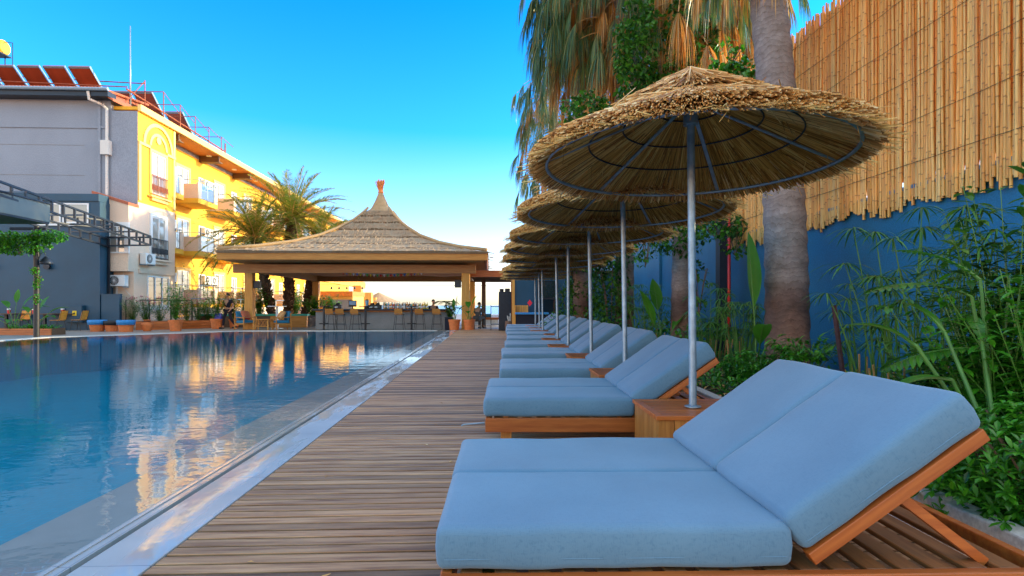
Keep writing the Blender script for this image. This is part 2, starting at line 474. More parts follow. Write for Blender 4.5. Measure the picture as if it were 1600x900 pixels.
# water
def water_mat(tint=(.42, .95, 1.0, 1)):
    m, t, b = _m('pool_water_surface')
    t.nodes.remove(b)
    v = coords(t, (1, 1, 1))
    n1 = nz(t, coords(t, (1.0, 1.6, 1)), 2.6, 3, .5); n2 = nz(t, coords(t, (1, 1.5, 1)), 9.0, 2, .5)
    h = mth(t, 'ADD', mth(t, 'MULTIPLY', n1, .75), mth(t, 'MULTIPLY', n2, .22))
    bp = t.nodes.new('ShaderNodeBump'); bp.inputs['Strength'].default_value = .3; bp.inputs['Distance'].default_value = .014
    t.links.new(h, bp.inputs['Height'])
    gl = t.nodes.new('ShaderNodeBsdfGlossy'); gl.inputs['Roughness'].default_value = .02
    tr = t.nodes.new('ShaderNodeBsdfTransparent'); tr.inputs[0].default_value = tint
    fr = t.nodes.new('ShaderNodeFresnel'); fr.inputs[0].default_value = 1.52
    t.links.new(bp.outputs[0], gl.inputs['Normal']); t.links.new(bp.outputs[0], fr.inputs['Normal'])
    ms = t.nodes.new('ShaderNodeMixShader')
    t.links.new(fr.outputs[0], ms.inputs[0]); t.links.new(tr.outputs[0], ms.inputs[1]); t.links.new(gl.outputs[0], ms.inputs[2])
    t.links.new(ms.outputs[0], t.nodes['Material Output'].inputs[0]); return m
sheet('pool_water', [[(PX0, PY0), (PX1, PY0), (PX1, PY1 - .01), (CH[0], PY1 - .01), (CH[2], CH[3])]], -.010, water_mat())
sheet('ledge_water', [[(PX1, PY0), (-1.90, PY0), (-1.90, PY1 - .01), (PX1, PY1 - .01)]], -.010, water_mat((.80, .93, .97, 1)))

# timber deck: real boards
b = MB(); y = .6
while y < 25.6:
    x1 = 1.99 + .036 * y if y < 20.2 else 3.0
    b.box(-1.448, x1, y, y + .071, -.03, U(-.0015, .0015))
    y += .0865
b.build('wooden_deck_floor', M['deck'], kind='structure', bevel=.002, segs=1)
b = MB(); b.box(-1.45, 3.0, .5, 25.7, -.0535, -.04); b.build('deck_base_floor', M['black'], kind='structure')
# garden bed and kerb
b = MB(); n = 26
for i in range(n + 1):
    for j in range(41):
        y = .2 + 30 * j / 40; x = 2.10 + .036 * y; x += (5.2 - x) * i / n
        b.v.append((x, y, .12 + .06 * noise.noise(Vector((x * 2, y * 2, 0)))))
b.f = [(i * 41 + j, (i + 1) * 41 + j, (i + 1) * 41 + j + 1, i * 41 + j + 1) for i in range(n) for j in range(40)]
b.build('garden_ground', M['soil'], kind='structure', smooth=True)
b = MB(); b.prism([(2.02, .2, -.05), (2.13, .2, -.05), (2.86, 20.2, -.05), (2.75, 20.2, -.05)], (0, 0, .26)); b.build('garden_kerb', M['stone'], kind='structure', bevel=.01)

# ================================================================= GARDEN WALL AND REED SCREEN
gw = thing('garden_wall', 'long blue painted garden wall behind the planting, under the reed screen', 'wall', (5.2, 0, 0))
b = MB(); b.box(.02, .22, -2, 11.9, -.05, 2.55); b.box(.02, .22, 11.9, 30, -.05, 3.4); b.build('wall', M['bluewall2'], gw)
b = MB(); b.box(-.03, .27, -2, 11.88, 2.552, 2.60); b.build('coping', M['bluewall2'], gw, bevel=.005)
b = MB()
for y in (11.9, 16.3, 20.5): b.box(-.06, .018, y, y + .3, -.05, 3.3)
b.build('pilaster', M['bluewall2'], gw, bevel=.004)
def reed_mat():
    m, t, b = _m('dry_reed')
    g = t.nodes.new('ShaderNodeNewGeometry')
    c = ramp(t, g.outputs['Random Per Island'], [(0, (.74, .32, .055)), (.3, (.90, .45, .09)), (.7, (.95, .55, .14)), (1, (.96, .66, .25))])
    tc = t.nodes.new('ShaderNodeTexCoord'); sp = t.nodes.new('ShaderNodeSeparateXYZ'); t.links.new(tc.outputs['Object'], sp.inputs[0])
    z = mth(t, 'ADD', mth(t, 'MULTIPLY', sp.outputs[2], 3.2), mth(t, 'MULTIPLY', g.outputs['Random Per Island'], 61.0))
    fz = mth(t, 'FRACT', z)
    c = mixc(t, 1.0, c, ramp(t, fz, [(0, (.45, .35, .28)), (.035, (.62, .5, .42)), (.06, (1, 1, 1)), (1, (.93, .9, .86))]), 'MULTIPLY')
    st = nz(t, coords(t, (30, 30, 1.5)), 2.5, 4)
    c = mixc(t, 1.0, c, ramp(t, st, [(.3, (.72, .6, .5)), (.6, (1, 1, 1))]), 'MULTIPLY')
    t.links.new(c, b.inputs['Base Color']); b.inputs['Roughness'].default_value = .45
    return translucent(m, .18)
M['reed'] = reed_mat()
rs = thing('reed_screen', 'tall golden reed screen fixed along the top of the blue garden wall', 'screen', (5.2, 0, 0))
b = MB(); y = 2.5
while y < 11.6:
    r = U(.015, .023); ph = U(2.28, 2.45) + .12 * noise.noise(Vector((y * 1.5, 0, 0)))
    top = 5.72 + .10 * noise.noise(Vector((y * .8, 3, 0))) + U(-.05, .05)
    if U(0, 1) < .02: ph += U(.3, 2.2)
    if U(0, 1) < .02: top -= U(.3, 1.2)
    tl = U(-.035, .035); x0 = U(-.035, -.015); bow = U(-.02, .02)
    zs = [ph, ph + (top - ph) * .33, ph + (top - ph) * .66, top]
    b.tube([(x0 + U(-.006, .006), y + tl * k / 3 + bow * math.sin(k * 1.05), z) for k, z in enumerate(zs)], [r * 1.05, r, r * .95, r * .8], 6)
    y += r * 2 * U(.85, 1.05) + (U(.005, .015) if U(0, 1) < .03 else 0)
b.build('reeds', M['reed'], rs, smooth=True, autosm=60)
b = MB(); y = 2.5
while y < 11.6:       # second, sparser layer behind
    r = U(.013, .02); ph = U(2.62, 2.7)
    if U(0, 1) < .988: b.tube([(.012, y, ph), (.014, y + U(-.012, .012), 5.6 + U(-.1, .1))], r, 5)
    y += r * 1.8
b.build('back_reeds', M['reed'], rs, smooth=True)
b = MB()
for k in range(6):
    z = 2.85 + k * .52; b.tube([(-.052, yy, z + .03 * noise.noise(Vector((yy * 1.3, k, 0)))) for yy in [2.5 + i * .3 for i in range(31)]], .0035, 4)
b.build('binding_wire', M['darkwood'], rs)
# rear support posts of the screen
b = MB()
for yy in (3.2, 6.0, 8.8, 11.5): b.box(.02, .07, yy, yy + .05, 2.6, 5.6)
b.build('screen_post', M['dsteel'], rs)
# ================================================================= BUILDINGS
def window(par, o, u, n, w_, h, fr=.07, bars=2, proud=.05, glass='warmglass', fm='white', surround=None, name='window'):
    """o = lower left corner on the wall, u along the wall, n outwards"""
    o = Vector(o); u = Vector(u); n = Vector(n); z = Vector((0, 0, 1))
    def slab(b, a0, a1, z0, z1, n0, n1):
        ps = [o + u * a + z * c for a, c in ((a0, z0), (a1, z0), (a1, z1), (a0, z1))]
        b.prism([p + n * n0 for p in ps], n * (n1 - n0))
    if surround:
        s = MB(); k = .16
        slab(s, -k, 0, -.0, h + k, .0, proud + .03); slab(s, w_, w_ + k, 0, h + k, 0, proud + .03)
        slab(s, 0, w_, h, h + k, 0, proud + .03)
        s.build('window_surround', M[surround], par)
    f = MB()
    slab(f, 0, w_, 0, fr, 0, proud); slab(f, 0, w_, h - fr, h, 0, proud)
    slab(f, 0, fr, fr, h - fr, 0, proud); slab(f, w_ - fr, w_, fr, h - fr, 0, proud)
    for i in range(1, bars):
        c = w_ * i / bars; slab(f, c - fr / 2, c + fr / 2, fr, h - fr, 0, proud + .004)
    fo = f.build(name, M[fm], par)
    g = MB(); slab(g, fr, w_ - fr, fr, h - fr, .004, .016); g.build('pane', M[glass], fo)
    return fo
def railing(par, o, u, w_, z0, h, m='rust', n_=None, step=.11, name='railing'):
    o = Vector(o); u = Vector(u); b = MB()
    for zz in (z0 + .06, z0 + h): b.beam(o + u * 0 + Vector((0, 0, zz)), o + u * w_ + Vector((0, 0, zz)), .035, .035)
    k = int(w_ / step)
    for i in range(k + 1):
        p = o + u * (w_ * i / k); b.beam(p + Vector((0, 0, z0)), p + Vector((0, 0, z0 + h)), .02, .02, up=(1, 0, 0))
        if i < k:   # small scroll between bars
            q = o + u * (w_ * (i + .5) / k); b.beam(q + Vector((0, 0, z0 + .3)), q + Vector((0, 0, z0 + h * .55)), .035, .012, up=(1, 0, 0))
    return b.build(name, M[m], par)

FX = -17.6; BY = 28.0; RX = -18.9
H = thing('hotel_building', 'yellow hotel block with balconies along its long side and a plain grey end wall', 'building', (FX, BY, 0))
def L(x, y, z): return (x - FX, y - BY, z)
def hb(x0, x1, y0, y1, z0, z1, b=None):
    b = b or MB(); b.box(x0 - FX, x1 - FX, y0 - BY, y1 - BY, z0, z1); return b
hb(-33, RX - .02, BY, 74, -.05, 11.6).build('end_wall', M['render_grey'], H)
hb(RX, FX, BY + .01, 31.2, 6.3, 10.85).build('bay_wall', M['render_yellow'], H); hb(RX, FX, BY + .01, 31.2, -.05, 6.298).build('shaded_bay_wall', M['render_cream'], H)  # cream below stands in for shade on the yellow bay
b = hb(RX, FX - .02, BY - .012, BY + .008, 6.2, 10.85); b.build('bay_end_panel', M['render_grey'], H)
b = MB(); b.box(RX - .1 - FX, RX - FX, 3.2, 46, -.05, 10.6); b.build('long_wall', M['render_yellow'], H)
# board marks on the grey wall, ledge
b = hb(-33, RX - .25, BY - .05, BY, 9.95, 10.05)
b.build('string_course', M['render_grey'], H)
b = MB()
for i, z in enumerate((9.1, 8.4, 7.6, 7.0)):
    hb(-33 + i * 2, -20.2 - (i % 2) * 4, BY - .012, BY, z, z + .018, b)
b.build('wall_joint', M['concrete'], H)
# gutter, fascia and tiled roof above the end wall
hb(-33, RX + .25, BY - .62, BY - .02, 11.35, 11.62).build('eave_board', M['dsteel'], H)
b = MB(); b.tube([L(-33, BY - .7, 11.66), L(RX + .32, BY - .7, 11.66)], .09, 8); b.build('gutter', M['steel'], H, smooth=True, autosm=40)
rf = MB(); 
rf.prism([L(-33, BY - .62, 11.7), L(-33, BY + 3.2, 12.25), L(-33, BY + 3.2, 12.1), L(-33, BY - .62, 11.6)], (33 + RX - .3, 0, 0))
x = -33
while x < RX - .1:
    rf.tube([L(x, BY - .66, 11.74), L(x, BY + 3.2, 12.31)], .06, 6, True); x += .17
rf.prism([L(RX - .3, BY - .62, 11.7), L(RX - .3, BY + 1.3, 11.95), L(RX + .5, BY + 1.3, 11.3), L(RX + .35, BY - .4, 11.3)], (0, 0, -.1))
rf.build('tiled_roof', M['rooftile'], H)
# long roof slab, yellow eave line with timber soffit
E0 = 10.85
hb(-30, FX + .12, BY + .2, 74, E0 + .14, E0 + .30).build('roof_slab', M['render_yellow'], H)
hb(FX + .02, FX + .18, BY - .05, 74, E0 + .0, E0 + .32).build('eave_fascia', M['moulding'], H)
hb(RX, FX + .02, 31.2, 74, E0 - .02, E0 + .03).build('soffit', M['orangewood'], H)
b = MB()
for k in range(3):
    y = 31.6 + k * 4.6; hb(RX + .02, FX - .02, y, y + .08, E0 - .34, E0 - .02, b)
    hb(RX + .02, FX - .02, y, y + .5, E0 - .40, E0 - .34, b)
    b.build('soffit_bracket', M['darkwood'], H); b = MB()
b = MB()
for k in range(6): b.lathe([(.16, 0), (.16, -.05), (.0, -.07)], L(FX - .6, 32.6 + k * 3.5, E0 - .02), 14)
b.build('soffit_lamp', M['white'], H)
# downpipe
b = MB(); px = RX - .15
b.tube([L(px - .5, BY - .66, 11.55), L(px - .5, BY - .6, 11.2), L(px - .2, BY - .1, 11.1), L(px, BY - .09, 10.9), L(px, BY - .09, 6.3)], .07, 8)
b.box(px - .2 - FX, px + .2 - FX, -.28, -.02, 8.6, 9.3)
b.build('downpipe', M['stone'], H, smooth=True, autosm=40)
b = hb(RX - .62, RX - .48, BY - .06, BY, 6.3, 11.3); b.build('wall_pilaster', M['render_grey'], H)
# bay: arches, band, medallion (on the +X face)
def arch(r0, r1, zc, yc, d):
    b = MB(); n = 28
    for i in range(n):
        a0 = math.pi * i / n; a1 = math.pi * (i + 1) / n
        P = [(yc - math.cos(a) * r, zc + math.sin(a) * r) for a, r in ((a0, r0), (a1, r0), (a1, r1), (a0, r1))]
        b.prism([L(FX, y, z) for y, z in P], (d, 0, 0))
    return b
yc = 29.65
arch(1.12, 1.30, 9.40, yc, .07).build('arch_moulding', M['moulding'], H)
arch(.62, .78, 9.42, yc, .06).build('arch_moulding', M['moulding'], H)
b = hb(FX, FX + .08, 28.02, 28.9, 9.24, 9.38); hb(FX, FX + .08, 30.4, 31.18, 9.24, 9.38, b)
b.build('band_moulding', M['moulding'], H)
b = MB(); n = 20
b.prism([L(FX, yc + .2 * math.cos(2 * math.pi * i / n), 9.85 + .2 * math.sin(2 * math.pi * i / n)) for i in range(n)], (.06, 0, 0)); b.build('medallion', M['moulding'], H)
b = hb(FX, FX + .05, 28.02, 28.2, 6.4, 9.24); hb(FX, FX + .05, 31.0, 31.18, 6.4, 10.8, b); b.build('corner_trim', M['moulding'], H)
for z0, hh in ((6.95, 2.15), (3.65, 2.1)):
    window(H, L(FX, 29.05, z0), (0, 1, 0), (1, 0, 0), 1.2, hh, surround='moulding' if z0 > 5 else 'white', bars=2, name='french_window')  # white lower surround follows the shade painted on the bay
    railing(H, L(FX + .12, 28.95, 0), (0, 1, 0), 1.4, z0 - .1, 1.05, 'rust' if z0 > 5 else 'dsteel')
    b = hb(FX, FX + .22, 28.75, 30.55, z0 - .22, z0 - .12)
    hb(FX, FX + .14, 28.95, 30.35, z0 - .38, z0 - .22, b); b.build('window_ledge', M['moulding' if z0 > 5 else 'render_cream'], H, bevel=.02)  # lower ledge and plinth band take the painted shade tone
window(H, L(FX, 28.7, .9), (0, 1, 0), (1, 0, 0), 1.9, 1.75, bars=3, glass='glass')
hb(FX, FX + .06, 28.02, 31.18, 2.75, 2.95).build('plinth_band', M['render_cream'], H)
# balconies along the long side
def balcony(y0, y1, z, xo, solid_end=True):
    par = MB()
    hb(RX, xo, y0, y1, z - .28, z, par); sl = par.build('balcony', M['render_yellow'], H)
    b = hb(RX, xo - .02, y0 - .004, y0 + .1, z, z + .85); hb(xo - .1, xo + .004, y0, y0 + .35, z, z + .95, b)
    b.build('balcony_parapet', M['render_cream'], sl); b = MB()
    hb(xo - .1, xo + .004, y1 - .35, y1, z, z + .95, b); hb(RX, xo - .02, y1 - .1, y1 + .004, z, z + .85, b)
    b.build('balcony_parapet', M['render_cream'], sl)
    g = hb(xo - .05, xo - .03, y0 + .37, y1 - .37, z + .05, z + .95); g.build('balcony_glass', M['railglass'], sl)
    r = MB(); r.tube([L(RX, y0 + .05, z + 1.12), L(xo - .05, y0 + .05, z + 1.12), L(xo - .05, y1 - .05, z + 1.12), L(RX, y1 - .05, z + 1.12)], .022, 6)
    for yy in (y0 + .36, (y0 + y1) / 2, y1 - .36): r.tube([L(xo - .04, yy, z), L(xo - .04, yy, z + 1.12)], .018, 6)
    r.build('balcony_handrail', M['steel'], sl)
LV = (7.5, 4.35, 1.2)
for z in LV:
    balcony(31.23, 32.35, z, FX - .15)
    y = 33.1
    for k in range(9):
        if y > 60: break
        balcony(y, y + 2.3, z, FX + .28)
        window(H, L(RX, y + .55, z + .02), (0, 1, 0), (1, 0, 0), 1.3, 2.05, surround='moulding', bars=2, name='balcony_door')
        window(H, L(RX, y + 3.0, z + .75), (0, 1, 0), (1, 0, 0), .8, 1.2, bars=2)
        y += 4.5
# cream lower wing against the end wall
WX0, WX1, WY = -19.3, -17.58, 27.25
b = MB(); b.prism([L(WX0, WY, 2.95), L(WX1, WY, 2.95), L(WX1, WY, 6.05), L(WX0, WY, 6.6)], (0, .74, 0)); b.build('wing_wall', M['render_cream'], H)
b = MB(); b.prism([L(WX0, WY - .03, 6.55), L(WX1 + .02, WY - .03, 6.0), L(WX1 + .02, WY - .03, 6.14), L(WX0, WY - .03, 6.69)], (0, .8, 0)); b.build('wing_coping', M['rooftile'], H)
hb(WX0, WX1, WY + .4, WY + .74, -.05, 2.95).build('wing_lower_wall', M['render_cream'], H)
hb(WX0, WX1 + .03, WY - .06, WY + .35, 2.78, 3.5).build('wing_slab_edge', M['render_cream'], H, bevel=.01)
window(H, L(-18.5, WY, 3.65), (1, 0, 0), (0, -1, 0), .82, 1.35, surround='white', bars=2)
window(H, L(-19.1, WY + .4, .35), (1, 0, 0), (0, -1, 0), .75, 2.1, bars=2, name='sliding_door')
b = MB(); b.tube([L(-18.02, WY + .3, 2.75), L(-17.97, WY + .34, 1.9), L(-17.7, WY + .34, 1.6)], .015, 5); b.build('cable', M['stone'], H)

# air conditioners (own things on the walls)
def aircon():
    t = thing('air_conditioner', 'white air conditioner box under the overhang of the cream wing', 'air conditioner', group='air conditioners on the hotel walls')
    b = MB(); b.box(-.4, .4, -.3, 0, 0, .55); b.build('casing', M['white'], t, bevel=.02)
    b = MB(); n = 24
    b.prism([(-.1 + .22 * math.cos(2 * math.pi * i / n), -.302, .28 + .22 * math.sin(2 * math.pi * i / n)) for i in range(n)], (0, -.01, 0)); g = b.build('fan_grille', M['dsteel'], t)
    b = MB(); 
    for r in (.07, .13, .19): b.add([], [])
    for k in range(8):
        a = math.pi * k / 8; c = Vector((math.cos(a), 0, math.sin(a))) * .215; o = Vector((-.1, -.318, .28))
        b.beam(o - c, o + c, .012, .006, up=(0, 1, 0))
    b.build('grille_bars', M['white'], g)
    b = MB(); b.box(-.35, -.31, -.3, .1, -.06, -.003); b.box(.31, .35, -.3, .1, -.06, -.003); b.build('bracket', M['steel'], t)
    return t
ac = aircon(); ac.location = (-17.98 - .2, WY + .33, 2.05)
dup(ac, (FX + .06, 28.45, 3.2), R(90), 'air conditioner beside the dark railing of the lower bay window')
acl = ['on the top floor', 'on the middle floor', 'on the lowest storey of the hotel']
for k, z in enumerate(LV):
    dup(ac, (RX + .02, 36.75, z + 1.3), R(90), 'air conditioner %s, nearer one of its pair' % acl[k])
    dup(ac, (RX + .02, 37.65, z + 1.3), R(90), 'air conditioner %s, farther one of its pair' % acl[k])
    dup(ac, (RX + .02, 32.75, z + 1.3), R(90), 'air conditioner %s, next to the bay' % acl[k].replace('on the ', 'on '))
# solar collectors on the roof
cl = ['leftmost', 'second from the left', 'third from the left', 'fourth from the left', 'fifth from the left', 'last of the upper row']
def collector(w_, h):
    t = thing('solar_collector', '', 'solar collector', group='solar collectors on the hotel roof')
    b = MB(); b.box(0, w_, -.04, .04, 0, h); b.build('absorber', M['copper'], t)
    b = MB(); b.box(-.03, 0, -.07, .06, 0, h); b.box(w_, w_ + .03, -.07, .06, 0, h); b.box(0, w_, -.06, -.042, h - .1, h); b.build('frame', M['steel'], t)
    b = MB(); b.tube([(0, -.09, h * .3), (w_, -.09, h * .3)], .03, 6); b.build('manifold_pipe', M['rust'], t)
    return t
base = collector(1.02, 1.75)
def setc(o, x, y, z, lab):
    o.location = (x, y + 1.34, z); o.rotation_euler = (R(50), 0, 0); o['label'] = lab
for k, (row, y, xe, n_, z) in enumerate((('front', BY + .9, -20.6, 6, 12.45), ('middle', BY + 3.9, -19.3, 4, 12.35), ('farthest', BY + 7.0, -19.3, 3, 12.3))):
    for i in range(n_):
        o_ = base if (k == 0 and i == 0) else dup(base)
        setc(o_, xe - 1.02 - 1.27 * i, y, z - .15, 'dark red solar collector in the %s row on the roof, %s from its right end' % (row, ('first', 'second', 'third', 'fourth', 'fifth', 'sixth')[i]))
fr = thing('collector_rack', 'rusty steel pipe rack holding the solar collectors on the roof', 'rack', (-20, BY + 1, 11.3))
b = MB(); o0 = Vector((-20, BY + 1, 11.3))
def rl(x, y, z): return Vector((x, y, z)) - o0
b.tube([rl(-30, BY + 2.45, 13.65), rl(-18.8, BY + 2.45, 13.2)], .03, 6)
b.tube([rl(-30, BY + .9, 12.75), rl(-18.7, BY + .9, 12.4)], .03, 6)
for x in (-27, -24.3, -21.6, -18.8):
    b.tube([rl(x, BY + 2.5, 11.2), rl(x, BY + 2.5, 13.4)], .03, 6); b.tube([rl(x, BY + .9, 11.6), rl(x, BY + 2.45, 13.3)], .022, 6)
b.tube([rl(-18.75, BY + .9, 12.3), rl(-17.6, BY + 9.0, 11.35)], .045, 6)
for k in range(5):
    y = BY + 2.4 + k * 1.6
    b.tube([rl(-17.75, y, 11.1), rl(-17.75, y, 12.75 - k * .12)], .03, 6); b.tube([rl(-17.75, y, 12.75 - k * .12), rl(-19.6, y, 12.75 - k * .12)], .025, 6)
    b.tube([rl(-17.75, y, 12.75 - k * .12), rl(-17.45, y + 1.0, 11.9)], .02, 6)
b.build('pipe_frame', M['rust'], fr); MB().tube([rl(-17.6, BY + 9.0, 11.2), rl(-17.6, BY + 9.0, 11.9)], .05, 8).build('end_post', M['rust'], fr)
an = thing('antenna_mast', 'thin upright steel mast on the roof rack', 'mast', (-19.0, BY + 1.6, 11.2))
b = MB(); b.tube([(0, 0, 0), (0, 0, 4.7)], [.05, .025], 8); b.build('pole', M['steel'], an, smooth=True)
b = MB(); b.lathe([(.09, 0), (.09, .06), (0, .09)], (0, 0, 0), 10); b.build('foot_plate', M['rust'], an)
wt = thing('water_tank', 'yellow ended hot water tank on a pipe stand at the left edge of the roof', 'water tank', (-26.3, BY + 2.6, 13.6))
b = MB(); Mx = Matrix.Rotation(R(90), 4, 'Y')
b.tube([(-1.5, 0, 1.5), (0, 0, 1.5)], .38, 20); b.build('drum', M['stone'], wt, smooth=True, autosm=40)
b = MB(); b.tube([(0.005, 0, 1.5), (.06, 0, 1.5)], [.39, .34], 20); b.build('end_cap', mat('tank_yellow', (.7, .38, .01), .4, .05, bmp=0), wt, smooth=True, autosm=40)
b = MB()
for x in (-1.2, -.2): b.tube([(x, .3, 1.1), (x, .3, -1.4)], .03, 6); b.tube([(x, -.3, 1.1), (x, -.3, -1.4)], .03, 6)
b.tube([(.45, 0, 1.75), (.45, 0, -.1)], .02, 5); b.tube([(0, 0, 1.8), (.45, 0, 1.75)], .02, 5)
b.box(-1.5, .1, -.35, .35, 1.06, 1.12); b.build('stand', M['dsteel'], wt)

# blue annex
AX = -18.55; AY = 26.6
A = thing('blue_annex', 'dark blue flat roofed annex with two small windows beneath its roof edge', 'building', (AX, AY, 0))
b = MB(); b.box(-16, 0, 0, 1.2, -.05, 6.25); b.build('wall', M['bluewall'], A)
b = MB(); b.box(-16, .06, -.06, 1.1, 6.05, 6.4); b.build('roof_edge', M['bluewall'], A, bevel=.01)
b = MB(); b.box(.003, .09, -.03, .8, -.05, 6.04); b.build('corner_pilaster', M['bluewall'], A)
window(A, (-2.85, 0, 5.0), (1, 0, 0), (0, -1, 0), 1.15, .95, bars=1, fm='white', glass='glass')
window(A, (-1.62, 0, 5.0), (1, 0, 0), (0, -1, 0), 1.2, .95, bars=1, fm='white', glass='glass')
b = MB(); b.box(-2.9, -.35, -.1, .0, 4.88, 4.97); b.build('window_sill', M['white'], A)
cab = thing('electrical_cabinet', 'blue wall cabinet with a small yellow warning sign', 'cabinet', (-17.95 - 1.55, AY - .02, .3))
b = MB(); b.box(-.35, .35, -.16, 0, 0, .82); b.build('casing', M['bluewall'], cab, bevel=.01)
b = MB(); b.box(-.33, .33, -.185, -.163, .02, .80); b.build('door', M['bluewall'], cab, bevel=.006)
b = MB(); b.box(-.09, .1, -.193, -.187, .33, .56); sg = b.build('warning_sign', mat('sign_yellow', (.8, .55, .01), .5, .03, bmp=0), cab)
b = MB(); b.prism([(.02, -.195, .53), (-.05, -.195, .44), (.0, -.195, .44), (-.03, -.195, .36), (.055, -.195, .46), (.01, -.195, .46)], (0, -.003, 0)); b.build('lightning_mark', M['black'], sg)
lw = thing('low_blue_wall', 'short blue wall panel beside the corner of the annex', 'wall', (-18.0, AY + .0, 0))
b = MB(); b.box(-.42, .42, 0, .18, -.05, 1.62); b.build('panel', M['bluewall'], lw); b = MB(); b.box(-.44, .44, -.02, .2, 1.622, 1.66); b.build('cap', M['bluewall'], lw)
def wall_lamp(px, lab):
    p = at(px, 26.6); t = thing('wall_lamp', lab, 'wall lamp', (p.x, AY, 2.95), group='round lamps on the blue annex wall')
    b = MB(); b.tube([(0, -.002, 0), (0, -.16, 0)], [.1, .15], 16); b.build('shade', M['dsteel'], t, smooth=True, autosm=40)
    b = MB(); b.box(-.05, .05, -.03, 0, .09, .16); b.build('bracket', M['dsteel'], t)
wall_lamp(18, 'small dark wall lamp on the blue annex, left of the vine post')
wall_lamp(99, 'small dark wall lamp on the blue annex, above the orange chairs')

# steel canopy and open truss pergola
cp = thing('flat_canopy', 'flat canopy roof with a pale grey panel edge at the left', 'canopy', (-15.8, 18.2, 0))
def R2(px, D): return at(px, D)
p0 = at(-110, 14.6); p1 = at(77, 19.0)
b = MB(); dz = 3.95
e0 = Vector((p0.x, p0.y, 0)) - Vector((-15.8, 18.2, 0)); e1 = Vector((p1.x, p1.y, 0)) - Vector((-15.8, 18.2, 0))
back = Vector((-6, 0, 0))
b.prism([e0 + Vector((0, 0, dz)), e1 + Vector((0, 0, dz)), e1 + back + Vector((0, 0, dz)), e0 + back + Vector((0, 0, dz))], (0, 0, .12)); b.build('underside', M['dsteel'], cp)
b = MB(); b.beam(e0 + Vector((0, 0, dz + .37)), e1 + Vector((0, 0, dz + .37)), .05, .62); b.build('edge_panel', mat('grey_green_panel', (.085, .11, .11), .4, .1, 2, bmp=.05), cp)
b = MB(); b.beam(e0 + Vector((0.02, 0, dz + .71)), e1 + Vector((0.02, 0, dz + .71)), .1, .05); b.build('edge_cap', M['dsteel'], cp)
def truss(b, a, c, h, step):
    a = Vector(a); c = Vector(c); d = c - a; n = max(2, int(d.length / step))
    up = Vector((0, 0, h))
    b.beam(a, c, .07, .07); b.beam(a + up, c + up, .07, .07)
    for i in range(n + 1):
        p = a + d * (i / n); b.beam(p, p + up, .06, .07, up=(1, 0, 0))
tp = thing('truss_pergola', 'black open steel pergola of ladder trusses in front of the annex', 'pergola', (-16, 22, 0))
o = Vector((-16, 22, 0)); b = MB()
def pz(px, py, D): v = at(px, D); v.z = 1.12 + (477 - py) / 850 * D; return v - o
far = pz(235, 383, 26.2)
truss(b, pz(-60, 285, 15.5), pz(235, 383, 26.0), .42, .62)           # the long sloping one, seen in perspective
truss(b, pz(60, 345, 23.0) , pz(175, 357, 26.3), .35, .5); truss(b, pz(-60, 318, 19.0), pz(170, 385, 26.25), .36, .6)
truss(b, pz(70, 385, 26.2), pz(235, 383, 26.2), .38, .5)
b.build('truss', M['dsteel'], tp)
b = MB()
for k, (pa, pya, Da, pb, pyb, Db) in enumerate(((40, 300, 17, -60, 300, 19), (68, 314, 19, 0, 318, 21), (130, 336, 21.5, 40, 336, 23), (185, 352, 23.4, 100, 350, 24.5), (212, 362, 24.6, 110, 362, 25.6), (235, 371, 25.9, 130, 370, 26.3))):
    b.beam(pz(pa, pya, Da), pz(pb, pyb, Db), .06, .06)
b.build('cross_member', M['dsteel'], tp)
b = MB(); q = pz(235, 383, 26.2); b.beam((pz(170, 385, 26.3)), pz(170, 385, 26.3) + Vector((0, 0, -.0)) + Vector((.01, 0, -3.9)), .08, .08, up=(1, 0, 0)); b.build('corner_post', M['dsteel'], tp)

po = thing('canopy_post', 'dark round steel post wrapped in a climbing vine, carrying the canopy', 'post', at(57, 19.5))
b = MB(); b.tube([(0, 0, -.05), (0, 0, 3.95)], .09, 14); b.build('shaft', M['black'], po, smooth=True, autosm=40)
b = MB(); b.beam((-.9, 0, 3.86), (.35, 0, 3.86), .08, .1); b.build('arm', M['dsteel'], po)
pd = thing('pendant_lamp', 'grey dome lamp on a curved arm hung from the vine post', 'lamp', at(57, 19.5) + Vector((.1, -.02, 2.95)))
b = MB(); b.lathe([(.02, .02), (.05, 0), (.13, -.09), (.19, -.2), (.2, -.26), (.185, -.26), (.12, -.1), (.02, -.02)], (.25, 0, -.1), 20); b.build('lamp_shade', M['dsteel'], pd, smooth=True)
b = MB(); b.tube([(-.02, 0, -.2), (.08, 0, .05), (.2, 0, .06), (.25, 0, -.1)], .015, 6); b.build('arm', M['dsteel'], pd)
b = MB(); b.lathe([(0, -.2), (.05, -.17), (.05, -.12), (.02, -.1)], (.25, 0, -.1), 12); b.build('bulb', mat('warm_bulb', (.8, .4, .15), .4, .05, bmp=0), pd, smooth=True)

# beach cafe beyond the bar
cf = thing('beach_cafe', 'sunlit yellow beach cafe with an orange shutter and flat pergola, beyond the bar', 'building', at(540, 46))
C0 = at(540, 46)
def cz(px, py, D): v = at(px, D); v.z = 1.12 + (477 - py) / 850 * D; return v - C0
M['cafe'] = mat('cafe_render', (.80, .45, .10), .8, .1, 1, bmp=.2); M['cafeorange'] = mat('cafe_orange', (.75, .20, .02), .6, .1)
b = MB(); b.box(-2.5, .6, 0, 4, -1.2, 1.9); b.build('wall', M['cafe'], cf)
b = MB(); b.box(-2.6, .65, -.3, 4.2, 1.9, 2.3); b.build('roof', M['cafeorange'], cf)
b = MB(); b.box(-2.1, -1.25, -.03, .0, -.8, 1.7); b.build('shutter', M['cafeorange'], cf)
b = MB(); b.box(-1.2, .5, -.028, .0, -.8, 1.6); b.build('serving_hatch', M['concrete'], cf)
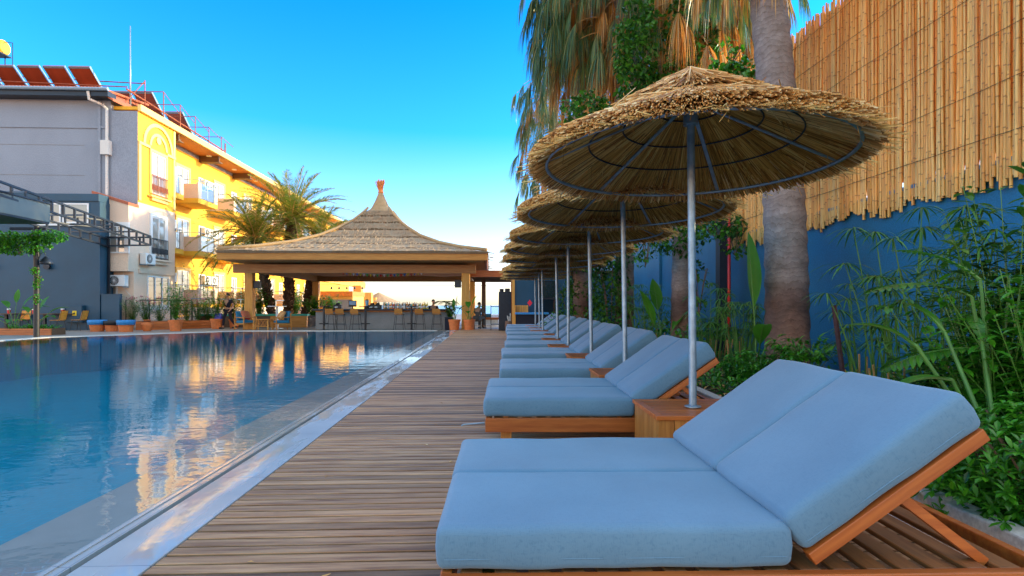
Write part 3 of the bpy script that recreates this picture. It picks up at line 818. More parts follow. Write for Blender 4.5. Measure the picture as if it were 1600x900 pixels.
b = MB(); b.beam(cz(478, 430, 44), cz(569, 446, 52), .3, .6); b.build('pergola_beam', M['cafe'], cf)
for q0, q1, qy, qD in ((552, 564, 446, 50), (567, 580, 457, 54), (582, 587, 465, 58)):
    b = MB(); v0 = cz(q0, qy, qD); v1 = cz(q1, qy, qD); b.box(v0.x, v1.x, v0.y, v0.y + .8, -2, v0.z); b.build('pillar', M['cafe'], cf)
b = MB()
for k in range(5): b.lathe([(.0, .25), (.06, .2), (.1, 0), (.0, 0)], cz(518 + k * 12, 452, 45 + k), 10); 
b.build('hanging_lamp', M['black'], cf)
bp_ = thing('beach_parasol', 'distant orange tinted thatch parasol beyond the bar top', 'parasol', at(592, 60, -1))
b = MB(); b.lathe([(2.3, 2.5), (1.2, 2.95), (.1, 3.5), (0, 3.55)], (0, 0, 0), 18); b.build('canopy', M['straw_far'], bp_)
b = MB(); b.tube([(0, 0, -1.5), (0, 0, 3)], .06, 6); b.build('pole', M['darkwood'], bp_)
# overhead cables
for k, (z, lab) in enumerate(((4.0, 'highest'), (3.5, 'middle'), (3.1, 'lowest'))):
    b = MB(); y = 60 + k
    b.tube([(-40 + i * 6, y, z + .25 + .6 * ((i - 8) / 8) ** 2 * .5) for i in range(17)], .022, 4)
    o_ = b.build('overhead_cable', M['greycloth'], None); tag(o_, '%s of the thin dark cables crossing the pale sky behind the bar' % lab, 'cable', 'cables behind the bar')
# ================================================================= BAR PAVILION
PV = thing('bar_pavilion', 'large open bar pavilion with a stepped pointed reed thatch roof', 'pavilion', (-6.0, 30.3, 0))
HX, HY = 5.85, 6.0
# roof: stack of thatch layers with overlapping edges
prof = [(5.95, 3.47), (4.7, 3.74), (3.57, 4.08), (2.5, 4.55), (1.75, 5.05), (1.2, 5.5), (.82, 5.92), (.55, 6.28)]
def ringpts(h, z, sx=1.0, n=8, jit=0):
    hx = h * HX / 5.95 * sx; hy = h * HY / 5.95 * sx; P = []
    for (a, c) in (((-hx, -hy), (hx, -hy)), ((hx, -hy), (hx, hy)), ((hx, hy), (-hx, hy)), ((-hx, hy), (-hx, -hy))):
        for i in range(n):
            t = i / n; P.append(Vector((a[0] + (c[0] - a[0]) * t, a[1] + (c[1] - a[1]) * t, z + U(-jit, jit))))
    return P
b = MB(); ed = MB()
for i in range(len(prof) - 1):
    h0, z0 = prof[i]; h1, z1 = prof[i + 1]
    n = 10
    lo = ringpts(h0 + .10, z0 + .05, n=n, jit=.025); md = ringpts((h0 + h1) / 2 + .03, (z0 + z1) / 2 + .05, n=n, jit=.02); up = ringpts(h1 - .1, z1 + .07, n=n)
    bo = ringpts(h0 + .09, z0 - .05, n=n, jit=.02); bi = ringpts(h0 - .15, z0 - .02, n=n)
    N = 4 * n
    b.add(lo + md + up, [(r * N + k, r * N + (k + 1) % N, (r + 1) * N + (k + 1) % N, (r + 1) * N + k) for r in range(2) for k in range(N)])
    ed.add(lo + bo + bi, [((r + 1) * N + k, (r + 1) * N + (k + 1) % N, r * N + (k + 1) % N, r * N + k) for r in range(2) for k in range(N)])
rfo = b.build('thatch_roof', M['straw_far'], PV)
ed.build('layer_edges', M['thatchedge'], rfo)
b = MB()       # ridge rolls on the four hips
for sx, sy in ((1, 1), (1, -1), (-1, 1), (-1, -1)):
    pts = [Vector((sx * (h + .02) * HX / 5.95, sy * (h + .02) * HY / 5.95, z + .13)) for h, z in prof]
    b.tube(pts, [.08] * 5 + [.07, .07, .06], 7)
b.build('hip_roll', M['strawridge'], rfo, smooth=True)
b = MB(); b.lathe([(.66, 6.14), (.68, 6.22), (.46, 6.55), (.29, 6.9), (.17, 7.2), (.12, 7.32)], (0, 0, 0), 28, .05); b.build('peak_cap', M['strawridge'], rfo)
b = MB(); b.lathe([(.12, 7.28), (.16, 7.36), (.12, 7.42), (.13, 7.5)], (0, 0, 0), 12)
for k in range(46):
    a = U(0, 6.28); r = U(0, .1); d = Vector((math.cos(a) * U(.1, .45), math.sin(a) * U(.1, .45), 1))
    b.tube([(math.cos(a) * r, math.sin(a) * r, 7.45), Vector((math.cos(a) * r, math.sin(a) * r, 7.45)) + d.normalized() * U(.4, .65)], [.035, .014], 4)
b.build('finial', mat('finial_straw', (.72, .24, .06), .8, .25, 20), rfo)
# loose reed texture strands on the near roof faces
b = MB()
for k in range(2600):
    side = rnd.choice((0, 0, 1, 3)); i = rnd.randrange(len(prof) - 1); h0, z0 = prof[i]; h1, z1 = prof[i + 1]
    t = U(0, .85); h = h0 + (h1 - h0) * t; z = z0 + (z1 - z0) * t + .085
    s_ = U(-1, 1) * h * .98; hd = (h0 - h1) * .35; zd = (z1 - z0) * .35
    if side == 0: p = Vector((s_ * HX / 5.95, -h * HY / 5.95 - .08, z)); q = p + Vector((U(-.06, .06), -hd, -zd))
    elif side == 1: p = Vector((h * HX / 5.95 + .08, s_ * HY / 5.95, z)); q = p + Vector((hd, U(-.06, .06), -zd))
    else: p = Vector((-h * HX / 5.95 - .08, s_ * HY / 5.95, z)); q = p + Vector((-hd, U(-.06, .06), -zd))
    b.tube([p, q + Vector((0, 0, U(0, .03)))], .011, 3, False)
b.build('loose_reeds', M['straw_far'], rfo)
# eave beams
for yy in (-HY, HY): MB().box(-HX - .05, HX + .05, yy - .05, yy + .05, 3.12, 3.45).build('eave_beam', M['beam'], PV, bevel=.01)
for xx in (-HX, HX): MB().box(xx - .05, xx + .05, -HY + .053, HY - .053, 3.12, 3.45).build('side_beam', M['teak_y'], PV, bevel=.01)
for yy in (-4.6, 4.6): MB().box(-HX + .02 if yy < 0 else -HX + .6, HX - .5, yy - .1, yy + .1, 2.62, 3.02).build('cross_beam', M['brownbeam'], PV)
for xx in (-4.95, 4.88): MB().box(xx - .1, xx + .1, -4.49, 4.49, 2.64, 3.0).build('tie_beam', M['brownbeam'], PV)
b = MB(); b.box(-HX + .08, HX - .08, -HY + .08, HY - .08, 3.1, 3.16); b.build('roof_deck', M['brownbeam'], PV)
# canvas ceiling, sagging between the beams
b = MB(); n = 24; m = 20
for i in range(n + 1):
    for j in range(m + 1):
        x = -4.8 + 9.6 * i / n; y = -4.45 + 8.9 * j / m
        s_ = abs(math.sin(math.pi * 3 * i / n)) * math.sin(math.pi * j / m)
        b.v.append((x, y, 2.98 - .22 * s_ + .02 * noise.noise(Vector((x * 3, y * .8, 1)))))
b.f = [(i * (m + 1) + j, (i + 1) * (m + 1) + j, (i + 1) * (m + 1) + j + 1, i * (m + 1) + j + 1) for i in range(n) for j in range(m)]
b.build('canvas_ceiling', M['canvas'], PV, smooth=True)
for sx, sy in ((-1, -1), (1, -1), (-1, 1), (1, 1)):
    b = MB(); x = -4.95 if sx < 0 else 4.88; y = sy * 4.6
    if (sx, sy) == (-1, -1): x, y = -5.70, -3.2
    b.box(x - .19, x + .19, y - .19, y + .19, -.06, 2.617 if y != -3.2 else 3.098); b.build('post', M['beam_z'], PV, bevel=.02)
# bunting under the ceiling
bt = thing('bunting', 'string of small coloured triangular flags under the canvas ceiling', 'bunting', (-5.2, 27.2, 2.5))
b = MB(); pts = [Vector((-2.1 + 4.0 * i / 24, 0, .28 - .12 * math.sin(math.pi * i / 24))) for i in range(25)]
b.tube(pts, .008, 4); b.build('string', M['white'], bt)
fc = [mat('flag_' + n_, c, .7, .05, bmp=0) for n_, c in (('red', (.7, .03, .03)), ('yellow', (.8, .6, .03)), ('green', (.05, .45, .1)), ('blue', (.03, .2, .6)), ('white', (.8, .8, .8)))]
for i in range(24):
    b = MB(); p = pts[i]; q = pts[i + 1]; b.prism([p + Vector((.01, 0, -.01)), q + Vector((-.01, 0, -.01)), (p + q) / 2 + Vector((0, 0, -.16))], (0, .004, 0)); b.build('flag', fc[(i * 3 + i // 4) % 5], bt)
# speaker on the left post
sp = thing('post_speaker', 'small black loudspeaker on the side of the left pavilion post', 'speaker', (-6.0 - 5.70 + .20, 30.3 - 3.2, 1.95))
b = MB(); b.box(.0, .3, -.12, .12, 0, .36); b.build('cabinet', M['black'], sp, bevel=.015); b = MB(); b.tube([(.15, -.121, .12), (.15, -.13, .12)], .09, 16); b.build('cone', M['dsteel'], sp)
sp2 = dup(sp, (-6.0 + 4.88 - .52, 30.3 - 4.6, 1.95), None, 'small black loudspeaker on the left side of the right pavilion post')

# bar counter
BC = thing('bar_counter', 'long grey concrete bar counter with a dark top under the pavilion', 'bar', (-6.0, 26.9, 0))
x0 = at(497, 26.9).x + 6.0; x1 = at(711, 26.9).x + 6.0
b = MB(); b.box(x0, x1 - .2, 0, .5, -.06, .80); b.build('front', M['concrete'], BC)
b = MB(); b.box(x0 + .0, x1 - .16, -.03, .52, .802, .86); b.build('timber_band', M['beam'], BC)
b = MB(); b.box(x0 - .1, x1, -.28, .6, .862, .94); b.build('worktop', M['dsteel'], BC, bevel=.01)
# bottles on the counter
bcol = [('clear glass', (.55, .6, .6)), ('green glass', (.03, .3, .06)), ('brown glass', (.25, .09, .02)), ('red liquor', (.6, .03, .02)), ('orange liquor', (.8, .3, .03)), ('pale blue', (.15, .4, .65)), ('yellow', (.75, .6, .05))]
bm_ = {}
for n_, c in bcol: bm_[n_] = mat('bottle_' + n_.replace(' ', '_'), c, .12, .05, bmp=0, coat=.5)
def bottle(mname, h, r, fat):
    t = thing('bottle', '', 'bottle', group='bottles lined up on the bar')
    b = MB(); sh = .62 if not fat else .7
    b.lathe([(r * .9, 0), (r, .01), (r, h * sh), (r * .42, h * .76), (r * .36, h * .93)], (0, 0, 0), 10); b.build('body', bm_[mname], t, smooth=True, autosm=50)
    b = MB(); b.lathe([(r * .44, h * .931), (r * .44, h), (0, h)], (0, 0, 0), 8); b.build('cap', M['dsteel'] if h > .3 else M['white'], t)
    b = MB(); b.lathe([(r * 1.015, h * .2), (r * 1.015, h * .48)], (0, 0, 0), 10); b.build('paper_label', M['white'], t)
    return t
bl = {'clear glass': 'clear glass bottle in the crowd of bottles on the bar top', 'green glass': 'green glass bottle in the crowd of bottles on the bar top', 'brown glass': 'brown glass bottle in the crowd of bottles on the bar top', 'red liquor': 'red liqueur bottle in the crowd of bottles on the bar top', 'orange liquor': 'orange liqueur bottle in the crowd of bottles on the bar top', 'pale blue': 'pale blue bottle in the crowd of bottles on the bar top', 'yellow': 'yellow green bottle standing near the barman'}
protos = {k: None for k in bl}
px = 599
while px < 668:
    n_ = rnd.choice(['clear glass'] * 3 + ['green glass', 'brown glass', 'pale blue', 'orange liquor', 'brown glass'])
    if 608 < px < 624 and rnd.random() < .6: n_ = rnd.choice(('red liquor', 'orange liquor'))
    if 660 < px: n_ = 'yellow'
    p = at(px, 27.15 + U(-.1, .15)); p.z = .942
    h = U(.26, .36)
    if protos[n_] is None: t = bottle(n_, .32, .042, False); protos[n_] = t
    else: t = dup(protos[n_])
    t['label'] = bl[n_]; t.location = p; t.scale = (1, 1, h / .32); px += U(1.0, 2.1)
# till screen, blenders, kettle pots
tv = thing('till_screen', 'black till monitor showing a blue screen on the bar', 'monitor', at(551, 27.0, .942))
b = MB(); b.box(-.2, .2, -.02, .02, .1, .42); b.build('housing', M['black'], tv, bevel=.01)
b = MB(); b.box(-.16, .16, -.026, -.021, .2, .38); b.build('screen', mat('blue_screen', (.02, .25, .5), .2, .05, bmp=0), tv)
b = MB(); b.box(-.1, .1, -.08, .08, 0, .02); b.box(-.03, .03, -.015, .015, .02, .12); b.build('stand', M['black'], tv)
bd = thing('blender_jug', 'blue and black bar blender beside the till screen', 'blender', at(573.5, 27.0, .942))
b = MB(); b.lathe([(.1, 0), (.1, .12), (.06, .16)], (0, 0, 0), 14); b.build('motor_base', M['black'], bd, smooth=True, autosm=40)
b = MB(); b.lathe([(.06, .162), (.09, .38), (.09, .42)], (0, 0, 0), 14); b.build('jug', bm_['pale blue'], bd, smooth=True, autosm=40)
b = MB(); b.lathe([(.095, .421), (.05, .47), (0, .47)], (0, 0, 0), 12); b.build('lid', M['black'], bd)
for px, lab in ((528, 'dark coffee machine at the left end of the bar'), (590, 'dark rounded appliance on the bar left of the bottles'),(582, 'black square box on the bar beside the blender')):
    t = thing('bar_appliance', lab, 'appliance', at(px, 27.1, .942))
    b = MB(); b.box(-.2, .2, -.14, .14, 0, .2); b.build('body', M['black'], t, bevel=.03)
    b = MB(); b.lathe([(.12, .201), (.1, .28), (.03, .3), (0, .3)], (0, 0, 0), 14); b.build('lid', M['dsteel'], t, smooth=True)
    b = MB(); b.box(-.12, .02, -.147, -.141, .06, .12); b.build('front_panel', M['steel'], t)
# bar stools
def stool():
    t = thing('bar_stool', '', 'bar stool', group='woven bar stools along the bar')
    b = MB(); b.box(-.2, .2, -.18, .18, .66, .70); b.build('seat', M['brownbeam'], t, bevel=.02)
    b = MB(); b.prism([(-.2, -.19, .72), (.2, -.19, .72), (.19, -.24, .96), (-.19, -.24, .96)], (0, -.02, 0)); b.build('backrest', M['beam'], t, bevel=.008)
    b = MB()
    for sx in (-1, 1): b.tube([(sx * .17, -.17, .68), (sx * .17, -.2, .74), (sx * .17, -.235, .94)], .010, 6)
    b.build('back_support', M['black'], t)
    for sx in (-1, 1):
        for sy in (-1, 1):
            b = MB(); b.tube([(sx * .16, sy * .14, .66), (sx * .24, sy * .2, -.05)], .011, 6); b.build('leg', M['black'], t)
    b = MB(); z = .22; P = [(-.215, -.18, z), (.215, -.18, z), (.215, .18, z), (-.215, .18, z), (-.215, -.18, z)]; b.tube(P, .009, 5); b.build('footrest', M['black'], t)
    return t
st = stool()
sl = ['bar stool at the left end of the bar, by the first black pole table', 'bar stool second from the left end of the bar', 'bar stool just left of the middle black pole table', 'bar stool just left of the right black pole table', 'bar stool just right of the right black pole table', 'bar stool nearest the right end of the bar']
for i, px in enumerate((517, 532, 556, 624, 656, 683)):
    o_ = st if i == 0 else dup(st); p = at(px, 26.1); o_.location = p; o_['label'] = sl[i]; o_.rotation_euler = (0, 0, U(-.15, .15))
def poletable():
    t = thing('pole_table', '', 'high table', group='tall black pole tables before the bar')
    b = MB(); b.lathe([(.0, 1.05), (.30, 1.05), (.30, 1.09), (0, 1.09)], (0, 0, 0), 20); b.build('table_top', M['black'], t)
    b = MB(); b.tube([(0, 0, -.02), (0, 0, 1.049)], .05, 10); b.build('pole', M['black'], t, smooth=True, autosm=40)
    b = MB(); b.lathe([(.25, -.05), (.25, -.03), (.04, -.005)], (0, 0, 0), 20); b.build('base', M['black'], t)
    b = MB(); b.ring((0, 0, .27), .2, .02, 24, 5)
    for k in range(3): a = 2.1 * k; b.beam((0, 0, .27), (.17 * math.cos(a), .17 * math.sin(a), .27), .015, .015)
    b.build('foot_ring', M['black'], t); return t
pt = poletable()
for i, (px, lab) in enumerate(((506, 'black pole table at the left end of the bar'), (571, 'middle one of three black pole tables before the bar'), (643, 'right one of three black pole tables before the bar'))):
    o_ = pt if i == 0 else dup(pt); o_.location = at(px, 25.2); o_['label'] = lab
bx = thing('blue_bin', 'dark blue square bin at the right end of the bar', 'bin', at(702, 26.0))
b = MB(); b.box(-.2, .2, -.2, .2, -.05, .5); b.build('body', M['navy'], bx, bevel=.02); b = MB(); b.box(-.21, .21, -.21, .21, .503, .56); b.build('lid', M['dsteel'], bx, bevel=.02)

# side pergola at the right of the bar
SP = thing('side_pergola', 'flat wooden pergola roof joined to the right of the bar pavilion', 'pergola', (-.4, 26.6, 0))
b = MB(); b.box(-.6, 2.6, -.1, .1, 2.5, 2.82); b.build('front_beam', M['teak'], SP, bevel=.01)
b = MB(); b.box(-.6, 2.6, .103, 6.0, 2.7, 2.78); b.build('roof_panel', M['darkwood'], SP)
for k in range(6): MB().box(-.5, 2.5, .9 + k, 1.02 + k, 2.5, 2.69).build('rafter', M['darkwood'], SP)
b = MB(); b.box(-.02, .2, 2.0, 2.2, -.06, 2.49); b.build('post', M['darkwood'], SP)
b = MB(); b.box(1.45, 1.6, .2, .35, -.06, 2.49); b.build('post', M['teak_z'], SP)
# kiosk
KX, KY = .85 , 21.6
K = thing('blue_kiosk', 'dark blue kiosk with a black framed doorway behind the last loungers', 'kiosk', (KX + .1, KY, 0))
b = MB(); b.box(.05, .98, 0, .15, -.06, 2.35); b.box(1.72, 4.2, 0, .15, -.06, 2.35); b.box(.981, 1.719, 0, .15, 2.1, 2.35); b.build('wall', M['bluewall'], K)
b = MB(); b.box(-.05, .05, -.05, .2, -.06, 2.4); b.build('corner_post', M['beam_z'], K)
b = MB(); b.box(.95, 1.03, -.04, .2, -.06, 2.1); b.box(1.67, 1.75, -.04, .2, -.06, 2.1); b.box(1.031, 1.669, -.04, .2, 1.35, 1.42); b.build('door_frame', M['black'], K)
b = MB(); b.box(1.035, 1.665, .05, .07, 1.43, 2.09); b.build('pane', M['glass'], K)
b = MB(); b.box(-.1, 4.2, -.15, 2.5, 2.42, 2.5); b.build('roof', M['darkwood'], K)
b = MB(); b.box(.05, 4.1, 1.6, 1.7, -.06, 2.4); b.build('rear_wall', M['bluewall'], K)
ct = thing('kiosk_counter', 'dark blue counter box with a bright blue cloth on top', 'counter', (KX + .15, KY - .75, 0))
b = MB(); b.box(0, 1.25, 0, .55, -.05, .82); b.build('body', M['navy'], ct, bevel=.01)
b = MB(); b.box(-.09, -.005, -.02, .5, -.05, 1.1); b.build('side_board', M['beam_z'], ct)
cloth = MB(); cloth.box(0, 1.3, -.05, .6, 0, .015); cloth.box(0, 1.3, -.062, -.052, -.06, .01); o_ = cloth.build('counter_cloth', M['cyanbag'], None, bevel=.006); o_.location = (KX + .12, KY - .75, .83)
tag(o_, 'bright blue cloth lying over the dark kiosk counter', 'cloth')
cr = thing('slatted_box', 'small wooden slatted box at the back of the kiosk counter', 'box', (KX + .12, KY - .45, .848))
b = MB()
for k in range(6): b.box(k * .09, k * .09 + .08, 0, .02, 0, .27)
b.build('slats', M['beam_z'], cr); b = MB(); b.box(0, .53, .021, .2, 0, .02); b.build('bottom', M['beam'], cr)
rdm = tag(MB().prism([(0, 0, 0), (.1, 0, .13), (0, 0, .26), (-.1, 0, .13)], (0, .02, 0)).build('red_marker', mat('marker_red', (.75, .02, .05), .5, .05, bmp=0), None), 'bright red diamond shaped marker above the kiosk counter', 'marker'); rdm.location = (KX + .72, KY - .4, 1.08)
MB
# fridge, trolley, basket
fz = thing('tall_cabinet', 'tall dark blue cabinet beside the kiosk with things on its top', 'cabinet', at(789, 24.3))
b = MB(); b.box(-.28, .28, -.28, .28, -.05, 1.72); b.build('body', M['navy'], fz, bevel=.02)
b = MB(); b.box(-.26, .26, -.3, -.283, .02, 1.68); b.build('door', M['dsteel'], fz, bevel=.008)
b = MB(); b.lathe([(.09, 1.722), (.1, 1.85), (.0, 1.86)], (-.15, 0, 0), 10); b.box(0, .22, -.1, .1, 1.722, 1.87); b.build('top_clutter', M['black'], fz)
tr = thing('trolley', 'black metal shelf trolley left of the tall cabinet', 'trolley', at(774, 24.6))
b = MB()
for sx in (-.2, .2):
    for sy in (-.15, .15): b.beam((sx, sy, -.05), (sx, sy, 1.12), .03, .03, up=(1, 0, 0))
b.build('frame', M['black'], tr)
for z in (.25, .62, 1.05): MB().box(-.2, .2, -.15, .15, z, z + .03).build('shelf', M['black'], tr)
bk = thing('wicker_basket', 'brown round basket holding white rolled things before the tall cabinet', 'basket', at(796, 23.6))
b = MB(); b.lathe([(.17, -.05), (.2, .2), (.19, .44), (.17, .44), (.16, .0)], (0, 0, 0), 18, .02); b.build('basket', mat('wicker', (.16, .09, .06), .8, .3, 30), bk)
b = MB()
for k in range(5): b.tube([(U(-.08, .08), U(-.08, .08), .2), (U(-.12, .12), U(-.1, .1), U(.55, .85))], .02, 6)
b.build('rolls', M['stone'], bk)
db = thing('daybed', 'low brown and white daybed seen through the gap beyond the bar', 'daybed', at(757, 32))
b = MB(); b.box(-.8, .8, -.4, .4, .0, .28); b.build('base', M['white'], db); b = MB(); b.box(-.85, .85, -.45, .45, .285, .42); b.build('frame', M['teak'], db); b = MB(); b.box(-.3, .4, -.3, .3, .425, .62); b.build('cushion', M['bluecloth'], db, bevel=.05)
# ================================================================= LOUNGERS, SIDE TABLES, UMBRELLAS
def cushion(Lx, Wy, T, r=.026, puff=.006, seed=0, wr=.005):
    """rounded upholstered block, corner at origin, z from 0 to T"""
    def axis(l, n):
        a = [0, r * .12, r * .35, r * .65, r]; m = [r + (l - 2 * r) * i / n for i in range(1, n)]
        return a + m + [l - q for q in reversed(a)]
    X = axis(Lx, 14); Y = axis(Wy, 8); Z = axis(T, 2)
    b = MB(); idx = {}
    def vert(i, j, k):
        key = (i, j, k)
        if key in idx: return idx[key]
        p = Vector((X[i], Y[j], Z[k])); q = Vector((min(max(p.x, r), Lx - r), min(max(p.y, r), Wy - r), min(max(p.z, r), T - r)))
        d = p - q
        if d.length > 1e-6: p = q + d.normalized() * r
        u = max(0, 1 - (2 * p.x / Lx - 1) ** 4) * max(0, 1 - (2 * p.y / Wy - 1) ** 4)
        p.z += puff * u * (1 if p.z > T / 2 else 0)
        zz = max(0, 1 - (2 * p.z / T - 1) ** 2)
        nn = noise.noise(Vector((p.x * 5 + seed, p.y * 5, p.z * 5))) * wr
        e1 = (p.x - Lx / 2) / Lx * 2; e2 = (p.y - Wy / 2) / Wy * 2
        if abs(e1) > .96: p.x += math.copysign(zz * .008, e1) + nn
        if abs(e2) > .96: p.y += math.copysign(zz * .008, e2) + nn
        p.z += nn
        idx[key] = len(b.v); b.v.append(tuple(p)); return idx[key]
    nx, ny, nz_ = len(X) - 1, len(Y) - 1, len(Z) - 1
    for i in range(nx):
        for j in range(ny):
            b.f.append((vert(i, j, nz_), vert(i + 1, j, nz_), vert(i + 1, j + 1, nz_), vert(i, j + 1, nz_)))
            b.f.append((vert(i, j, 0), vert(i, j + 1, 0), vert(i + 1, j + 1, 0), vert(i + 1, j, 0)))
    for i in range(nx):
        for k in range(nz_):
            b.f.append((vert(i, 0, k), vert(i + 1, 0, k), vert(i + 1, 0, k + 1), vert(i, 0, k + 1)))
            b.f.append((vert(i, ny, k), vert(i, ny, k + 1), vert(i + 1, ny, k + 1), vert(i + 1, ny, k)))
    for j in range(ny):
        for k in range(nz_):
            b.f.append((vert(0, j, k), vert(0, j, k + 1), vert(0, j + 1, k + 1), vert(0, j + 1, k)))
            b.f.append((vert(nx, j, k), vert(nx, j + 1, k), vert(nx, j + 1, k + 1), vert(nx, j, k + 1)))
    return b
def piping(par, Lx, Wy, zs, r=.026):
    b = MB(); o = .004
    for z in zs:
        P = []
        for cx, cy_, a0 in ((Lx - r, r, -90), (Lx - r, Wy - r, 0), (r, Wy - r, 90), (r, r, 180)):
            for k in range(4): a = R(a0 + 30 * k); P.append((cx + (r + o) * math.cos(a), cy_ + (r + o) * math.sin(a), z))
        P.append(P[0]); b.tube(P, .0025, 5, False)
    return b.build('piping', M['fabric'], par, smooth=True)
BW = 1.12; HG = 1.12; ANG = R(35)
def lounger():
    t = thing('double_sun_lounger', '', 'sun lounger', group='double sun loungers in a row along the pool deck')
    f = MB(); x1 = 1.93; yo = -.03
    f.box(0.01, x1, yo, yo + .035, .205, .305); f.box(0.01, x1, BW - .005, BW + .03, .205, .305)
    f.box(0.01, .045, yo + .036, BW - .006, .205, .305); f.box(x1 - .035, x1, yo + .036, BW - .006, .205, .305)
    f.box(.2, x1 - .2, BW / 2 - .02, BW / 2 + .02, .2, .265)
    f.build('frame', M['teak'], t, bevel=.004, segs=2)
    s = MB(); x = .07
    while x < 1.85:
        s.box(x, x + .068, yo + .037, BW - .007, .285, .303); x += .105
    s.build('slats', M['slat'], t, bevel=.003, segs=1)
    for x in (.12, x1 - .2):
        for y in (yo + .037, BW - .09):
            l = MB(); l.box(x, x + .08, y, y + .08, 0, .284); l.build('leg', M['teak_z'], t, bevel=.004)
    # flat cushions
    for i in range(2):
        w_ = BW / 2 - .004; c = cushion(HG - .03, w_, .138, seed=i * 7)
        o = c.build('seat_cushion', M['fabric'], t, smooth=True, loc=(0, i * (BW / 2 + .001), .308)); piping(o, HG - .03, w_, (.04, ))
    # backrest, tilted about the hinge
    bl = thing_pivot = bpy.data.objects.new('backrest', None)
    bfm = MB(); Lb = .68
    for y in (.0, BW / 2 - .02, BW - .04): bfm.box(0, Lb - .01, y, y + .04, -.045, -.003)
    for x in (.06, .2, .34, .48, .62): bfm.box(x, x + .06, .041, BW / 2 - .021, -.022, -.004); bfm.box(x, x + .06, BW / 2 + .021, BW - .041, -.022, -.004)
    def tilt(o):
        o.location = (HG + .02, 0, .355); o.rotation_euler = (0, -ANG, 0)
    bfo = bfm.build('backrest_frame', M['teak'], t, bevel=.003); tilt(bfo)
    bpy.data.objects.remove(bl)
    for i in range(2):
        w_ = BW / 2 - .004; c = cushion(Lb, w_, .135, seed=20 + i * 7)
        o = c.build('backrest_cushion', M['fabric'], t, smooth=True); piping(o, Lb, w_, (.035,)); tilt(o)
        v = Matrix.Rotation(-ANG, 3, 'Y') @ Vector((0, i * (BW / 2 + .001), 0)); o.location = Vector(o.location) + v
    for y in (.06, BW - .1): MB().beam((HG + .32, y, .53), (HG + .62, y, .30), .03, .03).build('prop', M['teak'], t)
    return t
ROT = R(-1.2)
beds = [(-.16, 1.66, 'nearest and largest double sun lounger, cut by the bottom right of the photo'),
        (-.04, 3.95, 'second double sun lounger from the front, behind the nearest wooden side table'),
        (.11, 5.78, 'third double sun lounger from the front'), (.18, 7.55, 'fourth double sun lounger from the front'),
        (.27, 9.35, 'fifth double sun lounger from the front'), (.36, 11.1, 'sixth double sun lounger from the front'),
        (.42, 12.95, 'seventh double sun lounger from the front'), (.46, 14.75, 'fourth last double sun lounger in the row'),
        (.52, 16.55, 'third last double sun lounger in the row'), (.58, 18.2, 'second last double sun lounger, near the blue kiosk')]
lg = lounger()
for i, (x, y, lab) in enumerate(beds):
    o = lg if i == 0 else dup(lg)
    o.location = (x, y, 0); o.rotation_euler = (0, 0, ROT + (U(-.016, .016) if i else 0)); o['label'] = lab + ', pale blue cushions' if len(lab.split()) < 14 else lab
def side_table():
    t = thing('side_table', '', 'side table', group='wooden box tables between the loungers')
    W, D, h = .74, .60, .45
    b = MB(); n = 8
    for i in range(n): b.box(-W / 2 + .05 , W / 2 - .05, -D / 2 + .05 + (D - .1) * i / n + .002, -D / 2 + .05 + (D - .1) * (i + 1) / n - .002, h - .02, h)
    b.box(-W / 2, W / 2, -D / 2, -D / 2 + .048, h - .024, h + .002); b.box(-W / 2, W / 2, D / 2 - .048, D / 2, h - .024, h + .002)
    b.box(-W / 2, -W / 2 + .048, -D / 2 + .05, D / 2 - .05, h - .024, h + .002); b.box(W / 2 - .048, W / 2, -D / 2 + .05, D / 2 - .05, h - .024, h + .002)
    b.build('table_top', M['teak'], t, bevel=.003)
    b = MB(); n = 7
    for i in range(n):
        a = -W / 2 + .015 + (W - .03) * i / n; c = -W / 2 + .015 + (W - .03) * (i + 1) / n - .004
        b.box(a, c, -D / 2 + .012, -D / 2 + .032, .0, h - .026); b.box(a, c, D / 2 - .032, D / 2 - .012, .0, h - .026)
    n = 5
    for i in range(n):
        a = -D / 2 + .034 + (D - .068) * i / n; c = -D / 2 + .034 + (D - .068) * (i + 1) / n - .004
        b.box(-W / 2 + .012, -W / 2 + .032, a, c, 0, h - .026); b.box(W / 2 - .032, W / 2 - .012, a, c, 0, h - .026)
    b.build('side_boards', M['teak_z'], t, bevel=.002); return t
